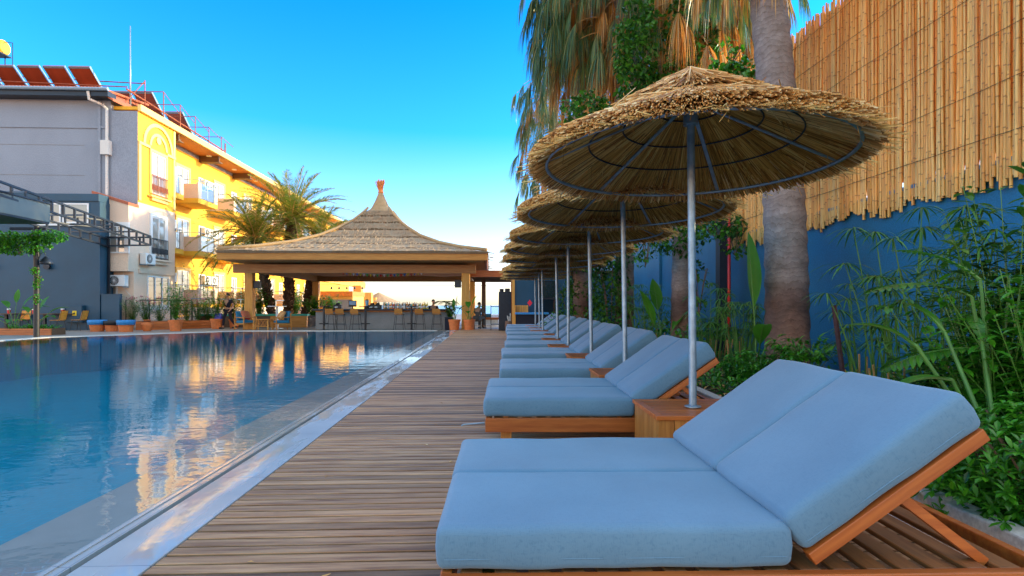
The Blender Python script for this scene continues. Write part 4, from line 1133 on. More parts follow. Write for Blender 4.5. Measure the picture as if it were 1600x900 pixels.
def umbrella():
    t = thing('thatch_umbrella', '', 'umbrella', group='straw thatched umbrellas in a row along the deck')
    b = MB(); b.tube([(0, 0, .0), (0, 0, 2.47)], .026, 16); b.build('pole', M['steel'], t, smooth=True, autosm=40)
    b = MB(); b.lathe([(.05, 2.30), (.05, 2.36), (.028, 2.37)], (0, 0, 0), 14); b.build('collar', M['steel'], t, smooth=True, autosm=40); b = MB(); b.lathe([(.055, .454), (.055, .46), (.028, .466)], (0, 0, 0), 14); b.build('collar', M['steel'], t, smooth=True, autosm=40)
    b = MB(); b.ring((0, 0, 2.05), 1.0, .013, 64, 7); b.build('rim_ring', M['steel'], t, smooth=True)
    b = MB(); b.ring((0, 0, 2.185), .70, .006, 48, 5); b.ring((0, 0, 2.29), .46, .006, 40, 5); b.ring((0, 0, 2.40), .22, .006, 24, 5); b.build('wire_ring', M['dsteel'], t, smooth=True)
    for k in range(6):
        a = R(60 * k - 3); c, s = math.cos(a), math.sin(a)
        b = MB(); b.beam((.045 * c, .045 * s, 2.44), (.995 * c, .995 * s, 2.06), .026, .008); b.build('rib', M['steel'], t)
    # thatch: shell plus real straws
    def zt(r): return 2.66 - .575 * (r / 1.11) ** .80      # upper surface
    def zu(r): return 2.535 - .52 * (r / 1.11)            # lower surface
    sh = MB(); n = 56
    rr = [.02, .2, .4, .6, .8, .95, 1.0]
    sh.lathe([(r, zt(r) - .03) for r in rr] + [(1.002, zu(1.0) + .03)] + [(r, zu(r) + .012) for r in reversed(rr)], (0, 0, 0), n, .012)
    so = sh.build('thatch', M['strawridge'], t)
    up = MB()
    def straw(b, a, r0, r1, z0, z1, rad, tw=.05):
        a1 = a + U(-tw, tw)
        p = Vector((r0 * math.cos(a), r0 * math.sin(a), z0)); q = Vector((r1 * math.cos(a1), r1 * math.sin(a1), z1))
        b.tube([p, q], [rad, rad * .85], 3, True)
    for k in range(4600):         # lower tier
        r1 = U(.55, 1.0) ** .5 * 1.11 + U(-.02, .02); L_ = U(.25, .5); r0 = max(.15, r1 - L_); e = U(-.012, .02)
        straw(up, U(0, 6.283), r0, r1, zt(r0) + U(-.02, .015), zt(r1) + e, U(.0032, .0055))
    for k in range(7500):         # thick cut edge bundles
        r1 = 1.11 + U(-.04, .018); r0 = r1 - U(.12, .3); f = U(-.1, 1.1)
        z1 = zu(1.11) + (zt(1.11) - zu(1.11)) * f; z0 = zu(r0) + (zt(r0) - zu(r0)) * f
        straw(up, U(0, 6.283), r0, r1, z0, z1 + U(-.012, .012), U(.004, .0065), .02)
    for k in range(1500):         # cap tier with its own cut edge
        f = U(0, 1) ** 1.6; r1 = .60 + U(-.05, .04) - f * .28; r0 = max(.015, r1 - U(.3, .55))
        straw(up, U(0, 6.283), r0, r1, zt(r0) + .02 + U(0, .02), zt(r1) + .035 + f * .02 + U(-.02, .025), U(.0035, .0058), .10)
    for k in range(90):          # stray ends
        a = U(0, 6.283); r0 = U(.2, 1.1); r1 = r0 + U(.05, .12)
        straw(up, a, r0, r1, zt(r0) + .02, zt(r1) + U(.01, .09), .003, .25)
    up.build('loose_straw', M['straw'], so)
    un = MB()
    for k in range(4200):
        r1 = U(.0, 1) ** .5 * 1.11; L_ = U(.3, .6); r1 = max(r1, .25); r0 = max(.04, r1 - L_); e = U(-.016, .006)
        straw(un, U(0, 6.283), r0, r1, zu(r0) + e, zu(r1) + e + U(-.01, .006), U(.0025, .0048), .035)
    for k in range(60):
        a = U(0, 6.283); r0 = U(.5, 1.1); straw(un, a, r0, r0 + U(.02, .1), zu(r0), zu(r0) - U(.04, .12), .0025, .1)
    for k in range(240):
        a = U(0, 6.283); straw(un, a, 1.1, 1.17 + U(0, .06), zu(1.1), zu(1.11) - U(0, .04), .003, .06)
    un.build('underside_straw', M['straw_under'], so)
    return t
um = umbrella(); tb = side_table()
un = ['nearest straw thatched umbrella, largest in view, with its steel frame showing', 'second straw umbrella from the front', 'third straw umbrella from the front', 'fourth straw umbrella from the front', 'fifth straw umbrella from the front', 'sixth straw umbrella from the front', 'seventh straw umbrella from the front', 'second last straw umbrella in the row', 'last straw umbrella, beside the blue kiosk']
tn = ['nearest wooden side table, around the nearest umbrella pole', 'second wooden side table from the front', 'third wooden side table from the front', 'fourth wooden side table from the front', 'fifth wooden side table from the front', 'sixth wooden side table from the front', 'seventh wooden side table from the front', 'second last wooden side table in the row', 'last wooden side table, near the blue kiosk']
ux = [1.33, 1.37, 1.37, 1.31, 1.37, 1.60, 1.42, 1.50, 1.52]
uy = [3.50, 5.42, 7.23, 9.02, 10.83, 12.6, 14.42, 16.22, 17.92]
for i in range(9):
    o = um if i == 0 else dup(um); o.scale = (.955, .955, 1.006); o.location = (ux[i], uy[i], 0); o['label'] = un[i]
    o.rotation_euler = (R(-.8) if i else R(-1.2), R(-.6) + U(-.008, .008) if i else 0, (0 if i == 0 else U(-.5, .5)))
    o = tb if i == 0 else dup(tb); o.location = (ux[i] + .05, uy[i] + .03, 0); o['label'] = tn[i]; o.rotation_euler = (0, 0, ROT)

# ================================================================= TERRACE FURNITURE
def cafe_chair():
    t = thing('cafe_chair', '', 'chair', group='orange woven chairs before the blue annex')
    b = MB()
    for k in range(9): b.box(-.2, .2, -.2 + k * .046, -.2 + k * .046 + .036, .43, .45)
    b.build('seat', M['orangechair'], t)
    b = MB()
    for k in range(9):
        z = .47 + k * .045; x = .21 + k * .012; b.box(x, x + .018, -.21, .21, z, z + .036)
    b.build('backrest', M['orangechair'], t)
    b = MB()
    for s in (-1, 1): b.tube([(-.2, s * .2, .43), (.2, s * .2, .43), (.235, s * .2, .5), (.33, s * .2, .88)], .011, 6)
    b.build('side_frame', M['black'], t)
    for sx in (-1, 1):
        for sy in (-1, 1):
            b = MB(); b.tube([(sx * .15, sy * .18, .43), (sx * .24, sy * .22, -.05)], .011, 6); b.build('leg', M['black'], t)
    return t
chp = cafe_chair()
for i, (px, D, rz, lab) in enumerate(((123, 25.2, 0, 'rightmost orange woven chair, nearest the electrical cabinet'), (90, 24.8, 0, 'orange woven chair second from the right, in front of the red cup'),
        (33, 25.2, R(90), 'leftmost orange woven chair, half hidden by the planter leaves'), (66, 25.8, R(75), 'orange woven chair directly behind the vine wrapped post'))):
    o = chp if i == 0 else dup(chp); o.location = at(px, D); o.rotation_euler = (0, 0, rz); o['label'] = lab
def cafe_table():
    t = thing('cafe_table', '', 'table', group='dark tables before the blue annex')
    b = MB(); b.box(-.6, .6, -.38, .38, .70, .74); b.build('table_top', M['darkwood'], t, bevel=.005)
    b = MB(); b.box(-.05, .05, -.05, .05, 0, .698); b.build('column', M['black'], t); b = MB(); b.box(-.35, .35, -.05, .05, -.05, -.01); b.box(-.05, .05, -.3, .3, -.045, -.012); b.build('base', M['black'], t)
    return t
tb1 = cafe_table(); tb1.location = at(102, 25.8); tb1['label'] = 'dark cafe table between the two right orange chairs'
dup(tb1, at(70, 25.0), 0, 'dark cafe table just right of the vine wrapped post'); dup(tb1, at(10, 25.2), 0, 'dark cafe table at the left edge behind the planter')
def cup(px, D, lab, c='red'):
    p = at(px, D, .742); t = thing('napkin_cup', lab, 'cup', p, group='cups on the cafe tables')
    b = MB(); b.lathe([(.06, 0), (.07, .16)], (0, 0, 0), 12); b.build('cup', M['red'], t, smooth=True, autosm=40)
    b = MB(); b.lathe([(.072, .161), (.075, .23), (0, .23)], (0, 0, 0), 12); b.build('white_top', M['white'], t, smooth=True, autosm=40)
cup(98, 25.7, 'red and white cup on the table between the right orange chairs'); cup(14, 25.2, 'red and white cup on the leftmost table'); cup(53, 25.0, 'small cup peeking left of the vine post')
# rattan armchairs and low table
def armchair():
    t = thing('lounge_armchair', '', 'armchair', group='low wooden armchairs with blue cushions')
    b = MB()
    for s in (-1, 1):
        b.beam((-.32, s * .33, .52), (.34, s * .33, .56), .05, .03); b.beam((-.32, s * .33, .25), (.34, s * .33, .22), .03, .05)
    b.beam((.34, -.33, .75), (.34, .33, .75), .04, .04); b.beam((.30, -.33, .24), (.30, .33, .24), .04, .04); b.beam((-.30, -.33, .27), (-.30, .33, .27), .04, .04)
    for k in range(5): b.beam((.33, -.26 + k * .13, .24), (.36, -.26 + k * .13, .75), .03, .02, up=(0, 1, 0))
    b.build('frame', M['beam'], t)
    for sx in (-1, 1):
        for sy in (-1, 1):
            b = MB(); b.beam((sx * .32, sy * .33, .58 if sx < 0 else .74), (sx * (.36 if sx > 0 else .30), sy * .33, -.05), .04, .04, up=(1, 0, 0)); b.build('leg', M['beam'], t)
    o = cushion(.58, .6, .12, .03, .02).build('seat_cushion', M['bluecloth'], t, smooth=True, loc=(-.29, -.3, .27))
    o = cushion(.42, .6, .12, .04, .03).build('back_cushion', M['bluecloth'], t, smooth=True, loc=(.29, -.3, .40)); o.rotation_euler = (0, R(-78), 0)
    return t
ar = armchair(); ar.location = at(384, 26.0); ar.rotation_euler = (0, 0, R(150)); ar['label'] = 'left wooden armchair with blue cushions, beside the walking man'
dup(ar, at(440, 26.0), R(35), 'right wooden armchair with blue cushions and a striped pillow')
def pillow(px, D, z, lab, rz, cols):
    m, t, b_ = _m('striped_cloth'); s = t.nodes.new('ShaderNodeTexWave'); s.inputs['Scale'].default_value = 5; s.bands_direction = 'X'
    t.links.new(coords(t), s.inputs['Vector']); t.links.new(ramp(t, s.outputs[0], [(.2, cols[0]), (.5, cols[1]), (.8, cols[2])]), b_.inputs['Base Color']); b_.inputs['Roughness'].default_value = .9
    o = cushion(.42, .42, .13, .05, .04).build('striped_pillow', m, None, smooth=True); tag(o, lab, 'pillow', 'striped pillows on the armchairs'); o.location = at(px, D, z); o.rotation_euler = (R(10), R(-60), rz)
pillow(390, 26.0, .42, 'dark red striped pillow on the left blue armchair', R(150), ((.4, .02, .02), (.25, .05, .05), (.5, .25, .1)))
pillow(441, 25.8, .42, 'orange and maroon striped pillow on the right blue armchair', R(35), ((.6, .2, .05), (.12, .02, .04), (.7, .5, .2)))
t = thing('low_lattice_table', 'low wooden lattice sided table between the two blue armchairs', 'table', at(411, 25.9))
b = MB(); b.box(-.38, .38, -.3, .3, .42, .46); b.build('table_top', M['beam'], t, bevel=.006)
for sx in (-1, 1):
    for sy in (-1, 1): b = MB(); b.box(sx * .33 - .02, sx * .33 + .02, sy * .25 - .02, sy * .25 + .02, -.05, .419); b.build('leg', M['beam_z'], t)
b = MB()
for sy in (-1, 1):
    b.beam((-.31, sy * .25, .12), (.31, sy * .25, .12), .02, .03)
    for k in range(4): x = -.31 + k * .155; b.beam((x, sy * .25, .13), (x + .155, sy * .25, .41), .015, .015, up=(0, 1, 0)); b.beam((x + .155, sy * .25 + .012, .13), (x, sy * .25 + .012, .41), .015, .015, up=(0, 1, 0))
b.build('lattice', M['beam'], t)
t = thing('white_high_table', 'white square high table behind the armchairs', 'high table', at(433, 27.2))
b = MB(); b.box(-.35, .35, -.35, .35, 1.05, 1.09); b.build('table_top', M['white'], t, bevel=.005); b = MB(); b.box(-.05, .05, -.05, .05, -.02, 1.049); b.build('pole', M['white'], t); b = MB(); b.box(-.22, .22, -.22, .22, -.05, -.021); b.build('base', M['white'], t)
# raised planter with teal top around the date palms
t = thing('raised_planter', 'long low raised planter with a teal top edge around the palms', 'planter', (-12.3, 29.3, 0))
b = MB(); b.box(-3.0, .7, 0, .2, -.05, .55); b.build('dark_front', M['darkwood'], t)
b = MB(); b.box(.703, 2.6, -.03, .2, -.05, .55); b.build('pale_front', M['beam'], t)
b = MB(); b.box(-3.05, 2.65, -.06, .3, .553, .66); b.build('teal_coping', M['teal'], t, bevel=.01)
b = MB(); b.box(-3.0, 2.6, .301, 8, -.05, .5); b.build('soil', M['soil'], t)

# ================================================================= POTS, PLANTERS, RAILING
def pot(name, px, D, r, h, lab, m='terracotta', group=None, liner=None, urn=False):
    t = thing(name, lab, 'plant pot', at(px, D, -.05), group=group)
    b = MB()
    if urn: b.lathe([(r * .55, 0), (r * .95, h * .4), (r, h * .6), (r * .75, h * .8), (r * .45, h * .86), (r * .6, h), (r * .5, h), (r * .3, h * .8)], (0, 0, 0), 22)
    else:
        b.lathe([(r * .76, 0), (r * .95, h * .82), (r * 1.04, h * .83), (r * 1.06, h), (r * .93, h), (r * .85, h * .8), (0, h * .8)], (0, 0, 0), 22)
    b.build('pot', M[m], t, smooth=True, autosm=35)
    if liner:
        b = MB(); b.lathe([(r * 1.06, h * .62), (r * 1.10, h * .9), (r * 1.08, h * 1.03), (r * .95, h * 1.04)], (0, 0, 0), 20, .03); b.build('liner', M[liner], t, smooth=True)
    else:
        b = MB(); b.lathe([(r * .9, h * .87), (0, h * .9)], (0, 0, 0), 14); b.build('soil', M['soil'], t)
    return t
pot('plant_tub', 152, 24.3, .33, .50, 'left one of two orange tubs with a bright blue plastic liner', liner='cyanbag', group='blue lined orange tubs')
pot('plant_tub', 197, 24.0, .33, .50, 'right one of two orange tubs with a bright blue plastic liner', liner='cyanbag', group='blue lined orange tubs')
pot('plant_tub', 175, 24.4, .30, .46, 'orange tub with a black liner between the two blue lined tubs', liner='black')
pot('terracotta_urn', 230, 24.6, .26, .52, 'round bellied terracotta urn before the wooden planter', urn=True)
pots = [pot('terracotta_pot', 274.5, 24.8, .29, .50, 'terracotta pot with a tall leafy shrub before the left planter'),
        pot('terracotta_pot', 338, 27.0, .27, .50, 'terracotta pot with a shrub just left of the walking man'),
        pot('terracotta_pot', 366, 27.6, .25, .46, 'terracotta pot with a shrub just right of the walking man'),
        pot('terracotta_pot', 710, 25.0, .27, .52, 'terracotta pot left of the right pavilion post'),
        pot('terracotta_pot', 733, 25.0, .27, .52, 'terracotta pot right of the right pavilion post')]
def planter(px0, px1, D0, D1, h, lab):
    a = at(px0, D0); c = at(px1, D1); t = thing('wooden_planter', lab, 'planter', a, group='wooden planters along the terrace')
    d = (c - a); L_ = d.length; t.rotation_euler = (0, 0, math.atan2(d.y, d.x)); b = MB()
    for k in range(3): b.box(0, L_, -.02, .02, -.05 + k * (h + .05) / 3, -.05 + (k + 1) * (h + .05) / 3 - .01)
    b.build('front_boards', M['teak'], t)
    b = MB(); b.box(0, .04, .021, .6, -.05, h); b.box(L_ - .04, L_, .021, .6, -.05, h); b.box(0, L_, .58, .62, -.05, h); b.build('frame', M['darkwood'], t)
    b = MB(); b.box(.041, L_ - .041, .022, .579, -.04, h - .08); b.build('soil', M['soil'], t)
planter(-40, 80, 21.6, 21.3, .21, 'low wooden planter at the left edge under the vine post')
planter(212, 268, 25.6, 26.2, .36, 'wooden planter between the urn and the first shrub pot')
planter(271, 330, 26.4, 28.0, .36, 'wooden planter between the first and second shrub pots')
planter(343, 396, 28.6, 29.5, .36, 'wooden planter behind the walking man')
rl_ = thing('lattice_railing', 'low white scrollwork railing with a dark top rail behind the potted shrubs', 'railing', at(197, 26.9))
a = at(197, 26.9); c = at(300, 29.5); d = c - a; L_ = d.length; rl_.rotation_euler = (0, 0, math.atan2(d.y, d.x))
b = MB(); b.beam((0, 0, 1.38), (L_, 0, 1.38), .05, .05); 
for x in (0, L_ * .33, L_ * .66, L_): b.beam((x, 0, -.05), (x, 0, 1.38), .05, .05, up=(1, 0, 0))
b.build('top_rail', M['dsteel'], rl_)
b = MB(); x = .1
while x < L_ - .1:
    P = [(x + .05 * math.sin(k * 1.3), 0, .35 + k * .09) for k in range(10)]; b.tube(P, .012, 4)
    P = [(x - .05 * math.sin(k * 1.3), 0.02, .35 + k * .09) for k in range(10)]; b.tube(P, .012, 4); x += .125
b.build('scrollwork', M['white'], rl_)
tb_ = thing('terrace_parapet', 'low cream terrace wall below the hotel balconies', 'wall', (-16.6, 31, 0))
b = MB(); b.box(-.1, .1, 0, 30, -.05, 1.0); b.build('wall', M['render_cream'], tb_); b = MB(); b.tube([(0, 0, 1.5), (0, 30, 1.5)], .03, 6)
for k in range(16): b.tube([(0, k * 2, 1.0), (0, k * 2, 1.5)], .025, 6)
b.build('handrail', M['steel'], tb_)
# red pole, dark post, rusty stake
o = MB().tube([(0, 0, .1), (0, 0, 3.0)], .028, 8).build('red_pipe', M['red'], None, smooth=True); tag(o, 'thin upright red pipe beside a dark post before the garden wall', 'pipe'); o.location = at(1139, 10.3)
t = thing('dark_post', 'dark square steel post behind the red pipe', 'post', at(1130, 10.8)); MB().box(-.11, .11, -.1, .1, .1, 2.9).build('shaft', M['dsteel'], t); MB().box(-.14, .14, -.13, .13, .09, .12).build('foot_plate', M['dsteel'], t)
o = MB().beam((0, 0, .1), (-.10, .05, 1.12), .045, .02, up=(1, 0, 0)).build('rusty_stake', mat('rusty_stake', (.07, .03, .03), .8, .4, 20), None); tag(o, 'thin rusty metal stake stuck in the bed behind the nearest lounger', 'stake'); o.location = at(1325, 5.0)
o = MB().tube([(0, 0, .235), (-.16, -.01, .225), (-.17, -.01, .215)], .006, 6).build('metal_hook', M['steel'], None); 
o.name = 'tie_rod'; o.location = (beds[1][0], beds[1][1] + .15, 0); o.parent = None; tag(o, 'short bright metal rod sticking out of the second lounger frame', 'rod')
# a few dry leaves and straws blown onto the deck boards
b = MB()
for k in range(70):
    p = (U(-1.3, 1.8), 1.2 + 17 * rnd.random() ** 1.6, .006); a = U(0, 6.28)
    b.leaf(p, (math.cos(a), math.sin(a), .05), U(.03, .07), U(.006, .022), .2, 2, fold=.3)
o = b.build('fallen_leaves', M['straw'], None, kind='stuff'); tag(o, 'small dry leaves and straws scattered on the deck boards', 'litter')
b = MB()      # dry litter under the plants
for k in range(2600):
    y = U(1.6, 12); x = 2.2 + .036 * y + U(0, 2.6); a = U(0, 6.28)
    b.leaf((x, y, .19), (math.cos(a), math.sin(a), U(-.1, .3)), U(.05, .14), U(.008, .03), .4, 2, fold=.3)
o = b.build('dry_leaves', M['straw'], None, kind='stuff'); tag(o, 'dry leaf litter lying on the garden bed soil', 'leaf litter')
# ================================================================= PEOPLE
def skin(name, chains, m, par, root, sub=2):
    """chains: lists of (point, radius or (rx, ry)); shared points are welded"""
    vs = []; rs = []; es = []; key = {}
    def vi(p, r):
        k = tuple(round(c, 4) for c in p)
        if k not in key: key[k] = len(vs); vs.append(k); rs.append(r if isinstance(r, tuple) else (r, r))
        return key[k]
    for ch in chains:
        ids = [vi(p, r) for p, r in ch]
        for a, c in zip(ids, ids[1:]):
            if a != c: es.append((a, c))
    me = bpy.data.meshes.new(name); me.from_pydata(vs, es, []); me.update()
    o = bpy.data.objects.new(name, me); COL.objects.link(o); me.materials.append(m)
    md = o.modifiers.new('skin', 'SKIN'); md.use_smooth_shade = True
    sl = me.skin_vertices[0].data if me.skin_vertices else None
    if sl is None:
        bm = bmesh.new(); bm.from_mesh(me); bm.verts.layers.skin.verify(); bm.to_mesh(me); bm.free(); sl = me.skin_vertices[0].data
    for i, r in enumerate(rs):
        sl[i].radius = r; sl[i].use_root = False
    rk = tuple(round(c, 4) for c in root)
    sl[key.get(rk, 0)].use_root = True
    sb = o.modifiers.new('smooth', 'SUBSURF'); sb.levels = sub; sb.render_levels = sub
    if par: o.parent = par
    return o
def person(t, J, shirt, trousers, sleeve=.55, hair=True):
    V = Vector
    pel = V(J['pelvis']); ch = V(J['chest']); nk = V(J['neck']); hd = V(J['head'])
    f = V(J.get('face', (0, -1, 0))).normalized()
    mid = (pel + ch) / 2
    chains = [[(pel, (.15, .11)), (mid, (.13, .10)), (ch, (.165, .115)), (nk, .055)]]
    chains.append([(nk, .055), (hd - V((0, 0, .07)), (.062, .07)), (hd, (.078, .095)), (hd + V((0, 0, .075)), (.07, .085))])
    sh = [[(pel, (.165, .125)), (mid, (.145, .115)), (ch, (.185, .13)), (ch + (nk - ch) * .6, .07)]]
    tr = []
    for s in ('l', 'r'):
        S, E_, W_ = V(J['sh' + s]), V(J['el' + s]), V(J['wr' + s])
        chains.append([(ch, (.165, .115)), (S, .055), (E_, .04), (W_, .028)])
        sh.append([(ch, (.185, .13)), (S, .068), (S + (E_ - S) * sleeve, .06)])
        hp, kn, an = V(J['hp' + s]), V(J['kn' + s]), V(J['an' + s]); toe = V(J['toe' + s])
        chains.append([(pel, (.15, .11)), (hp, .085), (kn, .055), (an, .038), (toe, .03)])
        tr.append([(pel, (.165, .125)), (hp, .098), (kn, .068), (an + (kn - an) * .12, .052)])
        d = (W_ - E_).normalized(); side = d.cross(f); side = side.normalized() if side.length > .05 else V((1, 0, 0))
        fwd = side.cross(d)
        palm = W_ + d * .06
        chains.append([(W_, .028), (palm, .032)])
        for q in range(4):
            b0 = palm + side * (-.026 + q * .0175); l = (.07, .08, .075, .058)[q]
            chains.append([(palm, .032), (b0 + d * .02, .010), (b0 + d * (.02 + l * .5) + f * .008, .009), (b0 + d * (.02 + l * .85) + f * .03, .007)])
        chains.append([(palm, .032), (palm - side * .035 + d * .0, .011), (palm - side * .05 + d * .035 + f * .01, .009)])
        sho = MB()
        dv = (toe - an); dv.z = 0; dv.normalize(); sd_ = V((-dv.y, dv.x, 0)); z0 = toe.z - .035
        heel = V((an.x, an.y, z0)) - dv * .06; tip = heel + dv * .27
        P = [heel - sd_ * .035, heel + dv * .16 - sd_ * .048, tip - sd_ * .025, tip + sd_ * .025, heel + dv * .16 + sd_ * .048, heel + sd_ * .035]
        sho.prism(P, (0, 0, .075)); sho.build('shoe', M['black'], t, bevel=.02)
    # nose and ears grow from the head
    chains.append([(hd, (.078, .095)), (hd + f * .10 - V((0, 0, .015)), .014), (hd + f * .118 - V((0, 0, .03)), .012)])
    skin('body', chains, M['skin'], t, pel)
    skin('shirt', sh, shirt, t, pel); skin('trousers', tr, trousers, t, pel)
    side = f.cross(V((0, 0, 1))).normalized()
    for s in (-1, 1):
        b = MB(); e = hd + f * .088 + side * s * .03 + V((0, 0, .012))
        b.tube([e, e + f * .006], [.011, .006], 8); b.build('eye', M['black'], t)
        b = MB(); b.tube([hd + side * s * .072, hd + side * s * .088 + V((0, 0, .02)), hd + side * s * .082 + V((0, 0, -.03))], [.01, .014, .008], 6); b.build('ear', M['skin'], t, smooth=True)
    b = MB(); mo = hd + f * .092 - V((0, 0, .06)); b.tube([mo - side * .022, mo, mo + side * .022], .005, 5); b.build('mouth', mat('lips', (.3, .1, .08), .5, .05, bmp=0), t)
    if hair:
        b = MB(); n, m_ = 16, 8; vs = []
        for i in range(m_ + 1):
            ph = math.pi * .56 * i / m_
            for k in range(n):
                a = 2 * math.pi * k / n; q = V((math.cos(a) * math.sin(ph) * .098, math.sin(a) * math.sin(ph) * .098, math.cos(ph) * .105))
                q = q - f * (.022 + (.03 if q.dot(f) > 0 and ph > .8 else 0))
                vs.append(hd + V((0, 0, .035)) + q + V((U(-.004, .004),) * 3))
        b.add(vs, [(i * n + k, i * n + (k + 1) % n, (i + 1) * n + (k + 1) % n, (i + 1) * n + k) for i in range(m_) for k in range(n)])
        b.build('hair', M['hair'], t, smooth=True)
mt = thing('person', 'man in dark t-shirt and trousers walking along the terrace with a blue bag', 'person', at(356.5, 27.2, -.05))
mt.rotation_euler = (0, 0, R(-22))
person(mt, dict(pelvis=(0, 0, .95), chest=(-.01, -.02, 1.33), neck=(-.01, -.02, 1.49), head=(-.015, -.04, 1.64), face=(-.25, -1, 0),
    shl=(.2, 0, 1.40), ell=(.30, .05, 1.15), wrl=(.27, -.12, .95), shr=(-.22, -.02, 1.40), elr=(-.30, .0, 1.13), wrr=(-.42, -.14, .93),
    hpl=(.09, 0, .90), knl=(.14, .02, .50), anl=(.26, .22, .14), toel=(.24, .08, .06), hpr=(-.09, 0, .90), knr=(-.12, -.16, .50), anr=(-.14, -.18, .09), toer=(-.17, -.32, .04)), M['navy'], M['navy'])
bg_ = thing('blue_bag', 'royal blue bag carried in the right hand of the walking man', 'bag', at(341.5, 27.0, .30))
b = MB(); b.prism([(-.17, -.1, .1), (.17, -.1, .1), (.15, -.08, .42), (-.15, -.08, .42)], (0, .2, 0)); b.build('body', M['royal'], bg_, bevel=.03)
b = MB(); b.tube([(-.1, 0, .42), (-.05, 0, .56), (.1, 0, .6), (.13, 0, .42)], .012, 6); b.build('handle', M['white'], bg_)
bt_ = thing('person', 'barman with dark hair standing behind the bar near the right end', 'person', at(677, 28.2, -.35))
person(bt_, dict(pelvis=(0, 0, .95), chest=(0, -.02, 1.33), neck=(0, -.02, 1.49), head=(.02, -.05, 1.64), face=(.6, -1, -.1),
    shl=(.2, 0, 1.40), ell=(.28, -.05, 1.15), wrl=(.2, -.28, 1.05), shr=(-.2, 0, 1.40), elr=(-.28, -.05, 1.15), wrr=(-.2, -.28, 1.05),
    hpl=(.09, 0, .90), knl=(.1, -.02, .5), anl=(.1, .02, .09), toel=(.12, -.12, .04), hpr=(-.09, 0, .90), knr=(-.1, -.02, .5), anr=(-.1, .02, .09), toer=(-.12, -.12, .04)), M['navy'], M['navy'])
st_ = thing('person', 'seated person in grey clothes beyond the right potted plant', 'person', at(746, 27.2, -.05))
st_.rotation_euler = (0, 0, R(150))
person(st_, dict(pelvis=(0, 0, .52), chest=(0, -.10, .90), neck=(0, -.14, 1.06), head=(0, -.20, 1.19), face=(0, -1, -.3),
    shl=(.2, -.1, .98), ell=(.26, -.2, .74), wrl=(.12, -.42, .66), shr=(-.2, -.1, .98), elr=(-.26, -.2, .74), wrr=(-.12, -.42, .66),
    hpl=(.1, -.02, .52), knl=(.14, -.42, .54), anl=(.14, -.40, .1), toel=(.15, -.54, .04), hpr=(-.1, -.02, .52), knr=(-.14, -.42, .54), anr=(-.14, -.40, .1), toer=(-.15, -.54, .04)), M['greycloth'], M['greycloth'], .95)
tq = thing('stool', 'dark low stool under the seated person', 'stool', at(746, 27.2, -.05))
b = MB(); b.box(-.2, .2, -.2, .2, .36, .41); b.build('seat', M['darkwood'], tq, bevel=.01)
for sx in (-1, 1):
    for sy in (-1, 1): MB().box(sx * .16 - .02, sx * .16 + .02, sy * .16 - .02, sy * .16 + .02, 0, .359).build('leg', M['darkwood'], tq)
# ================================================================= PLANTS
G = {}
G['fan'] = leafm('fan_palm_green', [(.04, .13, .06), (.07, .18, .06), (.16, .24, .05), (.36, .28, .06)], .35, .35, .5)
G['dead'] = leafm('fan_palm_dry', [(.50, .16, .02), (.75, .30, .04), (.85, .45, .10), (.75, .55, .25), (.30, .12, .03)], .5, .6)
G['date'] = leafm('date_palm_leaf', [(.09, .20, .03), (.20, .32, .04), (.42, .44, .05), (.62, .44, .06)], .45, .4)
G['ivy'] = leafm('ivy_leaf', [(.02, .09, .012), (.05, .18, .015), (.10, .32, .02)], .3, .35)
G['shrub'] = leafm('shrub_leaf', [(.03, .16, .01), (.06, .30, .015), (.12, .48, .02), (.06, .24, .02)], .3, .3, .55)
G['papyrus'] = leafm('papyrus_leaf', [(.03, .12, .02), (.06, .22, .03), (.12, .34, .035)], .25, .4)
G['banana'] = leafm('paddle_leaf', [(.04, .20, .015), (.07, .28, .02), (.10, .36, .03)], .4, .35, .5)
G['oleander'] = leafm('oleander_leaf', [(.03, .14, .02), (.07, .24, .03), (.15, .32, .03)], .3, .4)
G['stem'] = mat('green_stem', (.075, .19, .025), .5, .25, 8, bmp=.1)
G['flower'] = leafm('pink_flower', [(.6, .10, .15), (.75, .30, .32)], .3, .6)
G['cane'] = mat('dry_cane', (.50, .26, .08), .6, .35, 12)
def trunk_mat(name, c1, c2, rings=9, rscale=1.0):
    m, t, b = _m(name)
    tc = t.nodes.new('ShaderNodeTexCoord'); sp = t.nodes.new('ShaderNodeSeparateXYZ'); t.links.new(tc.outputs['Object'], sp.inputs[0])
    z = mth(t, 'ADD', mth(t, 'MULTIPLY', sp.outputs[2], float(rings)), mth(t, 'MULTIPLY', nz(t, coords(t, (1, 1, .8)), 3.5, 5), 5.0))
    f = mth(t, 'FRACT', z)
    c = ramp(t, nz(t, coords(t, (3, 3, 3)), 3.0, 8, .75), [(.3, c1), (.7, c2)])
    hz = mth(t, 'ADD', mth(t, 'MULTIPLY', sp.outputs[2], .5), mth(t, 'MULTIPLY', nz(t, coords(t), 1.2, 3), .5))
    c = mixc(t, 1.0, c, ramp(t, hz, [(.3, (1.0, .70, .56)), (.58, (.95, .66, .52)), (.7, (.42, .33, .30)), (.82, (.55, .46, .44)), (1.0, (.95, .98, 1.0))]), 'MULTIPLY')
    c = mixc(t, 1.0, c, ramp(t, f, [(0, (.5, .45, .42)), (.12, (1, 1, 1)), (1, (.82, .8, .8))]), 'MULTIPLY')
    t.links.new(c, b.inputs['Base Color']); b.inputs['Roughness'].default_value = .9
    hh = mth(t, 'ADD', mth(t, 'MULTIPLY', f, .8), nz(t, coords(t, (7, 7, 3)), 4, 5, .7))
    bump(t, b, hh, .5, .015); return m
G['trunk'] = trunk_mat('palm_trunk', (.20, .145, .12), (.36, .285, .25), 13)
